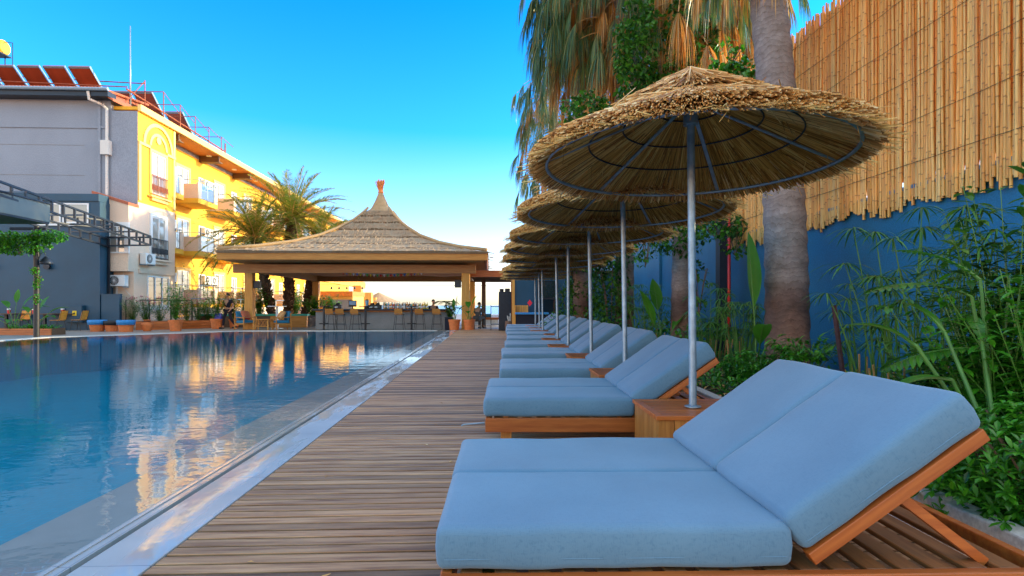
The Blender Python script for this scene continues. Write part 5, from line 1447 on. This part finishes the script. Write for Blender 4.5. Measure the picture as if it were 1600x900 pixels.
G['dtrunk'] = mat('date_palm_trunk', (.10, .055, .03), .95, .5, 5, bmp=1, bd=.05, fine=18)
G['bark'] = mat('bark', (.16, .10, .06), .95, .35, 4, (1, 1, .3), bmp=.8, bd=.03, fine=20)

def fan_palm(base, zc, lean, r0, label, ngreen, ndead, reach, hang, trunk='trunk', seed=1, group='fan palms in the garden bed', strands=24, span=(0, 360), crown=(6, 9)):
    global rnd, U
    t = thing('fan_palm', label, 'palm tree', base, group=group)
    b = MB(); n = 120; pts = []; rad = []
    for i in range(n + 1):
        f = i / n; z = -.1 + (zc + .2) * f
        pts.append((lean[0] * f * f + .04 * math.sin(f * 5), lean[1] * f, z)); rad.append(r0 * (1.12 - .28 * f + .02 * math.sin(f * 9) + (.035, .015, -.012, -.03)[i % 4] + U(-.008, .008)) * (1.12 if i < 4 else 1))
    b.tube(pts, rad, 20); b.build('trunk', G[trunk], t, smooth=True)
    top = Vector(pts[-1]); g = MB(); st = MB(); d = MB()
    def frond(mb, o, az, el, Lp, Ls, nst, droop, spread, wd):
        dv = Vector((math.cos(az) * math.cos(el), math.sin(az) * math.cos(el), math.sin(el)))
        p = Vector(o); P = [p.copy()]
        for k in range(5):
            p = p + dv * (Lp / 5); P.append(p.copy()); dv = (dv + Vector((0, 0, -.13 * (1 + k * .25)))).normalized()
        st.tube(P, [.022, .02, .018, .015, .012, .009], 4)
        sd_ = dv.cross(Vector((0, 0, 1))); sd_ = sd_.normalized() if sd_.length > .05 else Vector((1, 0, 0))
        for k in range(nst):
            a = (k / (nst - 1) - .5) * spread; dd = (dv * math.cos(a) + sd_ * math.sin(a) + Vector((U(-.06, .06), U(-.06, .06), U(-.12, .08)))).normalized()
            mb.leaf(p + dd * .04, dd, Ls * (1 - .25 * abs(a)) * U(.75, 1.15), wd * U(.7, 1.2), droop * U(.75, 1.25), 4, peak=.3, tw=U(-1.2, 1.2))
    zlo, zhi = crown
    for k in range(ngreen):
        f = rnd.random(); zz = zlo + (zhi - zlo) * f; c = Vector((lean[0] * (zz / zc) ** 2, lean[1] * zz / zc, zz))
        frond(g, c, R(U(*span)), R(U(-25, 25)) , reach * U(.6, 1.0), hang * U(.7, 1.05), int(strands * 1.5), 3.2, 2.2, .020)
    for k in range(ndead):
        f = rnd.random(); zz = zlo - .3 + (zhi - zlo) * f; c = Vector((lean[0] * (zz / zc) ** 2, lean[1] * zz / zc, zz))
        frond(d, c, R(U(*span)), R(U(-70, -15)), reach * U(.3, .9), hang * U(.7, 1.1), int(strands * 1.2), 3.0, 1.5, .022)
    g.build('green_fronds', G['fan'], t); d.build('dry_fronds', G['dead'], t); st.build('frond_stalks', G['cane'], t)
    return t
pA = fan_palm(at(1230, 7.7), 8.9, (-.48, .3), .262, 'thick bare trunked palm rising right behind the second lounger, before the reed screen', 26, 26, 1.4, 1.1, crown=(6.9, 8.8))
fan_palm(at(1063, 11.3), 9.5, (.1, 0), .19, 'fan palm with brown hanging fronds above the nearest umbrella top', 46, 80, 1.5, 1.25, crown=(7.1, 9.5))
fan_palm(at(908, 14.6), 11.5, (-.15, 0), .22, 'fan palm with the leftmost dense curtain of hanging green and brown fronds', 130, 120, 1.55, 1.4, strands=28, crown=(7.9, 11.5))
fan_palm(at(975, 13.2), 10.5, (-.1, .2), .2, 'dark trunked fan palm between the left curtain palm and the ivy trunk', 60, 100, 1.4, 1.3, crown=(7.6, 10.5))
fan_palm(at(868, 23.5), 11.5, (-.1, 0), .22, 'farthest fan palm, its drooping green fronds left of the big thatch umbrella', 120, 40, 1.8, 1.4, crown=(6.6, 11.5))
fan_palm(at(1150, 13.5), 10.2, (0, 0), .22, 'fan palm behind the garden wall end, seen between the trunk and the umbrella top', 40, 70, 1.5, 1.3, crown=(8.4, 10.2))

def date_palm(base, zc, lean, label, n=46, Lf=3.6, r=.28):
    t = thing('date_palm', label, 'palm tree', base, group='date palms beside the pavilion')
    b = MB(); m_ = 40; pts = []; rad = []
    for i in range(m_ + 1):
        f = i / m_; pts.append((lean[0] * f, lean[1] * f, -.05 + zc * f)); rad.append(r * (1.0 + (.14 if i % 2 else -.05)) * (1.0 + .25 * f))
    b.tube(pts, rad, 14)
    for k in range(260):   # cut frond stubs
        f = U(0.04, 1); a = U(0, 6.28); c = Vector((lean[0] * f, lean[1] * f, zc * f)); rr = r * (1 + .25 * f)
        p = c + Vector((math.cos(a) * rr, math.sin(a) * rr, 0)); b.tube([p, p + Vector((math.cos(a) * .1, math.sin(a) * .1, .14))], [.06, .035], 5)
    b.build('trunk', G['dtrunk'], t)
    g = MB(); s_ = MB(); top = Vector((lean[0], lean[1], zc))
    for k in range(n):
        az = k * 2.39996 + U(-.2, .2); el = R(85 - 100 * (k / n) ** .8 + U(-6, 6)); L_ = Lf * U(.85, 1.08) * (.75 + .3 * min(1, k / n * 2))
        dv = Vector((math.cos(az) * math.cos(el), math.sin(az) * math.cos(el), math.sin(el))); p = top + dv * .15; P = [p.copy()]; D = [dv.copy()]
        N = 14
        for q in range(N):
            p = p + dv * (L_ / N); dv = (dv + Vector((0, 0, -.035 - .05 * q / N - (.05 if el < .5 else .02)))).normalized(); P.append(p.copy()); D.append(dv.copy())
        s_.tube(P, [.03 * (1 - .85 * i / N) for i in range(N + 1)], 4)
        for q in range(3, N * 5):
            f = q / 5; i = int(f); 
            if i >= N: break
            c = P[i].lerp(P[i + 1], f - i); dd = D[i]; sd_ = dd.cross(Vector((0, 0, 1)))
            sd_ = sd_.normalized() if sd_.length > .05 else Vector((1, 0, 0)); up = sd_.cross(dd)
            ll = .52 * math.sin(math.pi * min(1, .12 + f / N * .86)) + .08
            for s in (-1, 1):
                dl = (dd * .75 + sd_ * s * .8 + up * U(.1, .45)).normalized(); g.leaf(c, dl, ll * U(.85, 1.1), .042, .25, 2, peak=.35, tw=U(-.5, .5))
    g.build('fronds', G['date'], t); s_.build('frond_ribs', G['cane'], t)
    b = MB()
    for k in range(10):
        az = U(0, 6.28); p = top + Vector((0, 0, -.2)); d_ = Vector((math.cos(az), math.sin(az), -.2))
        b.leaf(p, d_, U(1.6, 2.4), .5, 1.6, 5, peak=.5)
    return t
date_palm(at(450, 33.5), 6.3, (.2, 0), 'tallest middle date palm with the largest crown beside the pavilion', 66, 4.2, .22)
date_palm(at(429, 31.8), 5.0, (-1.2, .2), 'left leaning date palm before the hotel balconies', 50, 3.5, .19)
date_palm(at(474, 34.5), 5.2, (.9, .3), 'right date palm with a low crown behind the pavilion roof', 36, 3.3, .19)

def ivy_cloud(name, label, cat, base, boxes, n, size=.07, m='ivy', group=None, trunk=None, stems=True):
    """leaves filled through a few ellipsoids, (cx, cy, cz, rx, ry, rz)"""
    t = thing(name, label, cat, base, group=group); b = MB(); s_ = MB()
    tot = sum(e[3] * e[4] * e[5] for e in boxes) or 1
    for e in boxes:
        k = int(n * e[3] * e[4] * e[5] / tot)
        for i in range(k):
            while True:
                q = Vector((U(-1, 1), U(-1, 1), U(-1, 1)))
                if .25 < q.length < 1 + .18 * noise.noise(q * 3 + Vector(e[:3])): break
            p = Vector((e[0] + q.x * e[3], e[1] + q.y * e[4], e[2] + q.z * e[5]))
            if noise.noise(p * 2.4) < -.22: continue
            d_ = Vector((U(-1, 1), U(-1, 1), U(-.9, .25))).normalized(); L_ = size * U(.7, 1.5)
            b.leaf(p, d_, L_, L_ * .75, .5, 2, fold=.25, peak=.4, tw=U(-.8, .8))
        if stems:
            for i in range(6):
                a = U(0, 6.28); c = Vector((e[0], e[1], e[2])); s_.tube([c + Vector((0, 0, -e[5])), c + Vector((math.cos(a) * e[3] * .4, math.sin(a) * e[4] * .4, 0)), c + Vector((math.cos(a) * e[3] * .8, math.sin(a) * e[4] * .8, e[5] * .6))], .008, 4)
    b.build('leaves', G[m], t)
    if stems: s_.build('stems', G['bark'], t)
    return t
# ivy around trunks and wall
ivy_cloud('ivy', 'leafy vine draped over the pale palm trunk behind the second umbrella', 'climbing plant', at(1063, 11.1), [(0, 0, 2.6, .75, .4, .5), (.75, 0, 2.75, .7, .3, .35), (.35, -.1, 1.5, .2, .2, .6), (-.75, -.1, 2.4, .35, .3, .5)], 1500, .085)
ivy_cloud('ivy', 'thick ivy column left of the dark trunk, beside the umbrella poles', 'climbing plant', at(955, 12.8), [(0, 0, 1.3, .45, .4, 1.3), (.1, 0, 2.5, .7, .4, .5)], 2600, .08)
ivy_cloud('ivy', 'ivy covering the trunk of the leftmost curtain palm', 'climbing plant', at(915, 14.6), [(0, 0, 1.2, .5, .45, 1.4), (0, -.1, 2.6, .5, .4, .5)], 2400, .08)
ivy_cloud('ivy', 'distant low ivy beside the blue kiosk', 'climbing plant', at(893, 18.5), [(0, 0, 1.0, .6, .6, 1.2), (.5, .2, 1.6, .6, .5, 1.0)], 2000, .09)
ivy_cloud('vine', 'green vine high up among the hanging palm fronds', 'climbing plant', at(1010, 10.8), [(-.2, 0, 6.1, .45, .5, 1.3), (.4, 0, 5.4, .7, .4, .8), (.9, 0, 6.6, .6, .4, .9), (-1.1, .6, 5.2, .6, .4, .4)], 5200, .1, 'ivy')
ivy_cloud('vine', 'green vine hanging just left of the bare palm trunk top', 'climbing plant', at(1168, 9.6), [(0, 0, 5.1, .55, .4, .45), (-.4, 0, 5.4, .4, .3, .4)], 900, .1, 'shrub')
ivy_cloud('vine', 'trailing vine at the lower left corner of the reed screen', 'climbing plant', at(1120, 9.9), [(0, 0, 2.55, .6, .3, .22), (.35, 0, 2.35, .3, .2, .35)], 420, .085)
ivy_cloud('canopy_vine', 'bright green creeper spilling under the grey flat canopy', 'climbing plant', at(30, 19.3), [(0, 0, 3.35, 1.1, .5, .42), (1.0, 0, 3.6, .7, .35, .25), (-1.2, 0, 3.4, .9, .5, .5)], 4200, .10, 'shrub')
ivy_cloud('post_vine', 'small vine winding down the dark canopy post', 'climbing plant', at(57, 19.35), [(-.05, 0, 2.35, .16, .16, .14), (.02, 0, 1.9, .12, .14, .2), (-.02, 0, 1.35, .14, .14, .2), (.08, 0, 2.1, .12, .1, .1)], 420, .06, 'shrub')
# dark mass of bushes along the wall
bl_ = [((880, 16.5), 'farthest dark bush by the wall near the kiosk', .9), ((930, 13.4), 'dark bush below the left ivy columns', .9), ((1010, 12.4), 'leafy bush at the foot of the dark palm trunk', .9), ((1100, 10.6), 'bush between the pale trunk and the red pipe', .8)]
for (px, D), lab, h in bl_:
    ivy_cloud('bush', lab, 'bush', at(px, D, .1), [(0, 0, h * .45, .7, .6, h * .55), (.5, .3, h * .3, .5, .5, h * .4)], 900, .075, 'shrub')
# bushes and ground cover
def rosettes(b, centre, rad, n, leafL=.055, per=7, flat=.7):
    for i in range(n):
        while True:
            q = Vector((U(-1, 1), U(-1, 1), U(-.5, 1)))
            if q.length < 1: break
        q = q * (.55 + .45 * rnd.random() ** .3) if q.length > .3 else q
        p = Vector(centre) + Vector((q.x * rad[0], q.y * rad[1], q.z * rad[2])); out = (Vector((q.x, q.y, q.z + .5))).normalized(); a0 = U(0, 6.28)
        t1 = out.cross(Vector((0, .3, 1))).normalized(); t2 = out.cross(t1)
        for k in range(per):
            a = a0 + 2 * math.pi * k / per; d_ = (t1 * math.cos(a) + t2 * math.sin(a)) * .8 + out * U(.2, .8)
            b.leaf(p, d_, leafL * U(.7, 1.2), leafL * .42, .4, 3, fold=.25, peak=.62)
t = thing('glossy_bush', 'bright green glossy round leaved bush behind the nearest lounger end', 'bush', (2.55, 2.35, .15)); b = MB()
rosettes(b, (-.22, .1, .02), (.3, .8, .22), 260); rosettes(b, (.0, .0, .15), (.55, .6, .42), 620); rosettes(b, (.5, .5, .15), (.6, .6, .42), 380); rosettes(b, (.25, -.6, .05), (.45, .4, .35), 260); b.build('leaves', G['shrub'], t)
b = MB()
for k in range(30): a = U(0, 6.28); b.tube([(U(-.2, .4), U(-.4, .4), -.05), (math.cos(a) * .3 + .1, math.sin(a) * .35, .2), (math.cos(a) * .45 + .1, math.sin(a) * .5, .4)], .006, 4)
b.build('branches', G['bark'], t)
t = thing('glossy_bush', 'low bright bush behind the second lounger backrest', 'bush', at(1180, 6.9, .15)); b = MB(); rosettes(b, (0, 0, .1), (.55, .4, .32), 420, .06); b.build('leaves', G['shrub'], t)
t = thing('leafy_shrub', 'fresh green shrub at the foot of the thick bare palm trunk', 'bush', at(1262, 6.6, .15)); b = MB()
for k in range(26):
    a = U(0, 6.28); e = U(.1, .45); P = [Vector((0, 0, 0)), Vector((math.cos(a) * e * .5, math.sin(a) * e * .5, .3)), Vector((math.cos(a) * e, math.sin(a) * e, U(.35, .65)))]
    for q in range(14): f = U(.2, 1); c = P[1].lerp(P[2], f); b.leaf(c, (math.cos(a + U(-1.6, 1.6)), math.sin(a + U(-1.6, 1.6)), U(-.1, .5)), U(.1, .17), .045, .8, 3, fold=.2)
b.build('leaves', G['shrub'], t)
b = MB()
for k in range(26): a = U(0, 6.28); e = U(.1, .4); b.tube([(0, 0, 0), (math.cos(a) * e * .5, math.sin(a) * e * .5, .3), (math.cos(a) * e, math.sin(a) * e, .5)], .005, 4)
b.build('stems', G['stem'], t)
b = MB()
for k in range(1500):
    y = U(2.4, 19); x = 2.25 + .036 * y + rnd.random() ** 1.3 * (2.7 - .036 * y); rosettes(b, (x, y, .2), (.08, .08, .1), 1, U(.06, .11), 6)
o = b.build('ground_cover', G['shrub'], None, kind='stuff'); tag(o, 'low green ground cover filling the garden bed', 'ground cover')
# papyrus clumps
def papyrus(px, D, lab, n, h0, h1, sp=.45, ll=.26, w_=.010):
    t = thing('papyrus', lab, 'papyrus plant', at(px, D, .12), group='papyrus clumps in the garden bed'); b = MB(); s_ = MB()
    for k in range(n):
        a = U(0, 6.28); r = U(0, sp * .35); H_ = U(h0, h1); lean = U(.05, .38)
        P = [Vector((math.cos(a) * r, math.sin(a) * r, 0))]; dv = Vector((math.cos(a) * lean * .4, math.sin(a) * lean * .4, 1)).normalized(); p = P[0]
        for q in range(5): p = p + dv * (H_ / 5); P.append(p); dv = (dv + Vector((math.cos(a), math.sin(a), 0)) * lean * .16).normalized()
        s_.tube(P, [.008, .0075, .007, .006, .005, .004], 5)
        m_ = rnd.randint(14, 20); rot = U(0, 6.28); f_ = U(.7, 1.1)
        for q in range(m_):
            az = rot + 2 * math.pi * q / m_; b.leaf(p, (math.cos(az), math.sin(az), U(-.05, .45)), ll * f_ * U(.8, 1.15), w_, 1.1, 4, peak=.35)
    b.build('leaves', G['papyrus'], t); s_.build('stems', G['stem'], t)
    b = MB()
    for k in range(int(n * .5)): a = U(0, 6.28); r = U(0, sp * .5); b.tube([(math.cos(a) * r, math.sin(a) * r, 0), (math.cos(a) * (r + .05), math.sin(a) * (r + .05), U(.2, .55))], .009, 5)
    b.build('stubble', G['cane'], t)
papyrus(1405, 4.6, 'tall papyrus clump with wide whorls before the blue wall', 24, .7, 1.85, .8, .30, .016)
papyrus(1350, 5.6, 'papyrus clump behind the rusty stake', 16, .5, 1.4, .6, .28, .015)
papyrus(1490, 4.3, 'papyrus clump just right of the tallest one', 18, .7, 1.75, .8, .28, .015)
papyrus(1110, 9.2, 'papyrus clump around the red pipe', 26, .5, 1.5, .9, .3, .02)
papyrus(1160, 8.3, 'papyrus clump under the upright paddle leaf with dry stalks', 34, .6, 1.1, .6, .26, .013)
papyrus(1012, 11.6, 'papyrus clump between the two ivy trunks', 30, .8, 1.5, .7, .3, .016)
papyrus(1560, 4.9, 'papyrus clump at the right edge by the blue wall', 14, .7, 1.6, .7, .28, .015)
# paddle-leaved plants
def paddle(t_base, lab, leaves, name='paddle_leaf_plant', m='banana'):
    t = thing(name, lab, 'plant', t_base); s_ = MB()
    for (az, lean, hs, L_, W_, droop, el) in leaves:
        a = R(az); d = Vector((math.cos(a), math.sin(a), 0)); P = [Vector((0, 0, 0)) + d * .04, d * lean * .35 + Vector((0, 0, hs * .5)), d * lean + Vector((0, 0, hs))]
        s_.tube(P, [.016, .012, .009], 7)
        dv = (d * math.cos(R(el)) + Vector((0, 0, math.sin(R(el)))))
        b = MB(); b.leaf(P[-1], dv, L_, W_, droop, 12, fold=.22, peak=.42); b.build('leaf', G[m], t, smooth=True)
        q = P[-1].copy(); R_ = [q.copy()]; dd = dv.copy()
        for k in range(12): 
            dd2 = (dd + Vector((0, 0, -droop / 12))).normalized(); q = q + dd2 * (L_ / 12); dd = dd2; R_.append(q + Vector((0, 0, -.004)))
        s_.tube(R_, [.010 * (1 - .9 * k / 12) for k in range(13)], 5)
    s_.build('stalks', G['stem'], t)
paddle(at(1183, 7.6, .15), 'tall plant with one large upright dark green paddle leaf left of the palm trunk', [(180, .05, .95, 1.05, .40, .08, 86), (30, .3, .5, .8, .26, 1.0, 50), (250, .3, .45, .7, .22, 1.0, 50)])
paddle(at(1562, 2.75, .12), 'big leaved plant with thick pale green stalks at the right edge', [(150, .34, .78, .36, .07, 1.2, 50), (170, .22, .62, .36, .09, 1.3, 20), (100, .28, .85, .34, .06, 1.0, 55), (60, .3, .80, .34, .07, 1.0, 50)])
paddle(at(1035, 11.0, .12), 'dark paddle leaved plant against the blue wall between ivy trunks', [(200, .2, .6, .8, .3, .5, 70), (20, .25, .5, .7, .25, .8, 60), (100, .2, .9, .7, .28, .4, 75)])
# feathered split leaf and leafy shrub at the right edge
def split_leaf(t, P0, dv, L_, W_, droop, n=15):
    b = MB(); s_ = MB(); q = Vector(P0); dd = Vector(dv).normalized(); R_ = [q.copy()]
    for k in range(n):
        dd = (dd + Vector((0, 0, -droop / n))).normalized(); q = q + dd * (L_ / n); R_.append(q.copy())
        sd_ = dd.cross(Vector((0, 0, 1))).normalized(); w_ = W_ * math.sin(math.pi * min(1, (k + 1.5) / (n + 1)))
        for s in (-1, 1): b.leaf(q, dd * .55 + sd_ * s + Vector((0, 0, .12)), w_, L_ / n * 1.05, .45, 4, fold=.15, peak=.35)
    s_.tube(R_, [.009 * (1 - .8 * k / n) for k in range(n + 1)], 5)
    b.build('split_leaf', G['banana'], t); s_.build('midrib', G['stem'], t)
t = thing('split_leaf_plant', 'plant with feathery split leaves arching over the far corner of the nearest backrest', 'plant', at(1530, 3.1, .12))
for P0, dv, L_, W_, dr in (((.02, 0, .75), (-1, .2, .12), .55, .20, .7), ((.0, .05, 1.05), (-1, .1, .55), .60, .20, .9), ((.1, .1, 1.15), (-.4, .6, .8), .5, .18, .9)):
    split_leaf(t, P0, dv, L_, W_, dr); MB().tube([(.05, 0, 0), Vector((.06, 0, P0[2] * .5)), P0], [.014, .012, .009], 6).build('stalk', G['stem'], t)
def leafy_shrub(base, lab, n, h, sp, ll, lw, m='oleander', name='leafy_shrub', flowers=0, group=None, cat='shrub', per=26):
    t = thing(name, lab, cat, base, group=group); b = MB(); s_ = MB(); f = MB()
    for k in range(n):
        a = U(0, 6.28); e = U(.05, 1) * sp; H_ = h * U(.6, 1.05); P = [Vector((0, 0, 0)), Vector((math.cos(a) * e * .4, math.sin(a) * e * .4, H_ * .5)), Vector((math.cos(a) * e, math.sin(a) * e, H_))]
        s_.tube(P, [.007, .005, .003], 4)
        for q in range(per):
            g_ = U(.15, 1) ; c = P[0].lerp(P[1], g_ * 2) if g_ < .5 else P[1].lerp(P[2], g_ * 2 - 1); az = U(0, 6.28)
            b.leaf(c, (math.cos(az), math.sin(az), U(-.1, .9)), ll * U(.6, 1.15), lw, .6, 3, fold=.2)
        if flowers and rnd.random() < flowers:
            for q in range(9): f.leaf(P[2] + Vector((U(-.07, .07), U(-.07, .07), U(-.05, .07))), (U(-1, 1), U(-1, 1), U(0, 1)), .07, .05, .2, 2)
    b.build('leaves', G[m], t); s_.build('stems', G['stem'], t)
    if f.v: f.build('blossom', G['flower'], t)
    return t
leafy_shrub(at(1585, 3.7, .12), 'tall leafy shrub at the right edge before the blue wall', 44, 1.8, .75, .17, .045, 'oleander', group=None, per=40)
leafy_shrub(at(1530, 4.2, .12), 'dense dark shrub low behind the papyrus at the right', 34, .85, .6, .12, .03, 'ivy', per=34)
leafy_shrub(at(1640, 3.0, .12), 'shrub partly cut by the right edge of the photo', 30, 1.2, .6, .13, .035, 'shrub', per=34)
# pot plants and hedge on the terrace
leafy_shrub(at(274.5, 24.8, .35), 'tall leafy shrub growing in the first terracotta pot', 34, 1.7, .75, .24, .05, 'shrub', group='shrubs in terracotta pots', per=22)
leafy_shrub(at(338, 27.0, .35), 'bushy shrub in the pot left of the walking man', 28, 1.5, .65, .22, .05, 'shrub', group='shrubs in terracotta pots', per=22)
leafy_shrub(at(366, 27.6, .35), 'bushy shrub in the pot right of the walking man', 28, 1.6, .7, .24, .05, 'oleander', group='shrubs in terracotta pots', per=22)
hp = [(207, 26.3, 1.45), (228, 26.5, 1.5), (250, 26.8, 1.4), (292, 27.6, 1.6), (309, 28.0, 1.55), (325, 28.6, 1.6), (352, 29.3, 1.9), (380, 29.8, 2.0)]
hl = ['against the left end of the scroll railing', 'growing behind the terracotta urn', 'just left of the first potted shrub', 'just right of the first potted shrub', 'above the middle wooden planter', 'above the right end of the middle planter', 'right behind the walking man', 'just left of the front left pavilion post']
for i, (px, D, h) in enumerate(hp):
    leafy_shrub(at(px, D, .25), 'pink flowering oleander ' + hl[i], 30, h * .85, .75, .17, .035, 'oleander', 'oleander', .45, 'oleander hedge along the terrace', per=24)
    # low leaves at the foot
for i, (px, D, z) in enumerate(((405, 31.5, 2.2), (490, 33, 1.4), (515, 38, 1.5), (460, 38.0, 2.0))):
    leafy_shrub(at(px, D, .3), ('bright green shrub just right of the left pavilion post', 'shrub beside the rear left pavilion post', 'distant shrub seen under the cafe beam', 'bright shrub between the date palm trunks')[i], 40, z, 1.1, .3, .09, 'shrub', per=24)
leafy_shrub(at(318, 29.3, .2), 'thin tall young tree with feathery leaves before the yellow wall', 14, 3.6, 1.2, .28, .06, 'date', 'young_tree', cat='tree', per=26)
paddle(at(22, 21.9, .12), 'broad leaved plant in the low planter left of the vine post', [(150, .5, .9, .7, .26, 1.0, 50), (60, .3, 1.0, .7, .24, .8, 60), (200, .6, .5, .6, .25, 1.2, 30), (20, .5, .8, .7, .26, 1.0, 40), (260, .4, .5, .6, .22, 1.2, 30), (300, .6, .4, .55, .2, 1.2, 25), (110, .2, 1.1, .6, .2, .5, 75)])
paddle(at(52, 21.8, .12), 'broad leaved plant in the low planter right at the vine post', [(150, .4, .7, .6, .22, 1.0, 50), (30, .5, .7, .7, .26, 1.0, 45), (270, .4, .4, .5, .2, 1.2, 30), (340, .7, .5, .6, .22, 1.0, 30), (80, .3, .9, .6, .2, .7, 65)])
def grassy(px, D, lab):
    t = thing('strap_leaf_plant', lab, 'plant', at(px, D, .12)); b = MB()
    for k in range(70): a = U(0, 6.28); b.leaf((U(-.5, .5), U(-.15, .15), 0), (math.cos(a) * .5, math.sin(a) * .5, 1), U(.35, .6), .03, 1.3, 4)
    b.build('leaves', G['shrub'], t)
grassy(36, 21.6, 'low strap leaved plant between the two broad leaved plants'); grassy(66, 21.6, 'low strap leaved plant at the right end of the low planter')
paddle(at(710, 25.0, .4), 'slender plant in the pot left of the right pavilion post', [(100, .15, .6, .5, .16, .7, 70), (200, .25, .5, .5, .14, 1.0, 50), (330, .25, .5, .5, .14, 1.0, 50), (20, .1, .8, .4, .1, .3, 85), (260, .1, .5, .4, .14, .8, 60)])
paddle(at(733, 25.0, .4), 'broad leafed plant in the pot right of the right pavilion post', [(100, .2, .6, .55, .26, .9, 60), (180, .3, .5, .5, .24, 1.1, 40), (350, .3, .55, .5, .26, 1.1, 40), (20, .15, .75, .5, .24, .6, 70), (260, .2, .35, .45, .22, 1.0, 40)])
t = thing('small_palm', 'small arching palm standing near the right end of the bar', 'palm', at(697, 27.6, .5))
for k in range(9): a = 2 * math.pi * k / 9; split_leaf(t, (0, 0, .7), (math.cos(a), math.sin(a), 1.2), .75, .2, 1.9, 10)
MB().tube([(0, 0, -.5), (0, 0, .7)], .03, 6).build('stem', G['bark'], t)
leafy_shrub(at(704, 26.6, .3), 'dark leafy pot plant at the right end of the bar top', 22, 1.0, .4, .2, .07, 'ivy', per=20)
# red flowers on the balcony
t = leafy_shrub(at(371, 37.0, 4.6), 'balcony plant with red flowers above the pavilion roof edge', 10, .9, .4, .2, .05, 'shrub', per=14)
b = MB()
for k in range(40): b.leaf((U(-.2, .2), U(-.2, .2), U(.8, 1.1)), (U(-1, 1), U(-1, 1), U(0, 1)), .16, .12, .2, 2)
b.build('blossom', M['red'], t)
# dark evergreen crowns standing behind the garden wall
for i, (x, y, z, lab) in enumerate(((6.4, 13.6, 3.6, 'dark leafy tree behind the blue garden wall, nearer one'), (6.8, 18.0, 3.6, 'dark leafy tree behind the blue garden wall, middle one'), (6.2, 23.5, 3.3, 'dark leafy tree behind the blue garden wall, beyond the kiosk'))):
    t = ivy_cloud('garden_tree', lab, 'tree', (x, y, 0), [(0, 0, z + .3, .9, 1.9, .9), (0, .8, z + 1.2, .8, 1.5, .8), (.1, -.9, z - .2, .8, 1.3, .7)], 4200, .13, 'ivy', 'trees behind the garden wall', stems=False)
    MB().tube([(0, 0, -.05), (.05, .1, 1.6), (0, .2, z)], [.16, .13, .08], 8).build('trunk', G['bark'], t, smooth=True)
    b = MB()
    for k in range(6): b.tube([(0, .2, z - .8), (U(-.3, .3), U(-.8, .8), z), (U(-.5, .5), U(-1.4, 1.4), z + U(.4, 1))], [.06, .04, .015], 5)
    b.build('limbs', G['bark'], t)
t = ivy_cloud('added_shade_tree', 'evergreen tree added to shade the hotel bay, mostly hidden by the farthest fan palm', 'tree', (5.4, 35.3, 0), [(0, 0, 9.9, 1.9, 2.3, 2.0), (.3, -.6, 7.2, 2.2, 2.5, 1.9), (.2, .4, 5.0, 1.6, 1.8, 1.6)], 16000, .26, 'ivy', stems=False)  # tree added to throw shade on the lower hotel bay
MB().tube([(0, 0, -.05), (.1, .1, 4), (0, 0, 9)], [.28, .2, .08], 8).build('trunk', G['bark'], t, smooth=True)
leafy_shrub(at(1560, 3.3, .12), 'fresh leafy shrub between the thick stalks and the papyrus', 36, 1.15, .6, .13, .04, 'shrub', per=36)
leafy_shrub(at(1455, 3.9, .12), 'low leafy shrub at the foot of the tallest papyrus', 26, .7, .5, .12, .035, 'ivy', per=34)
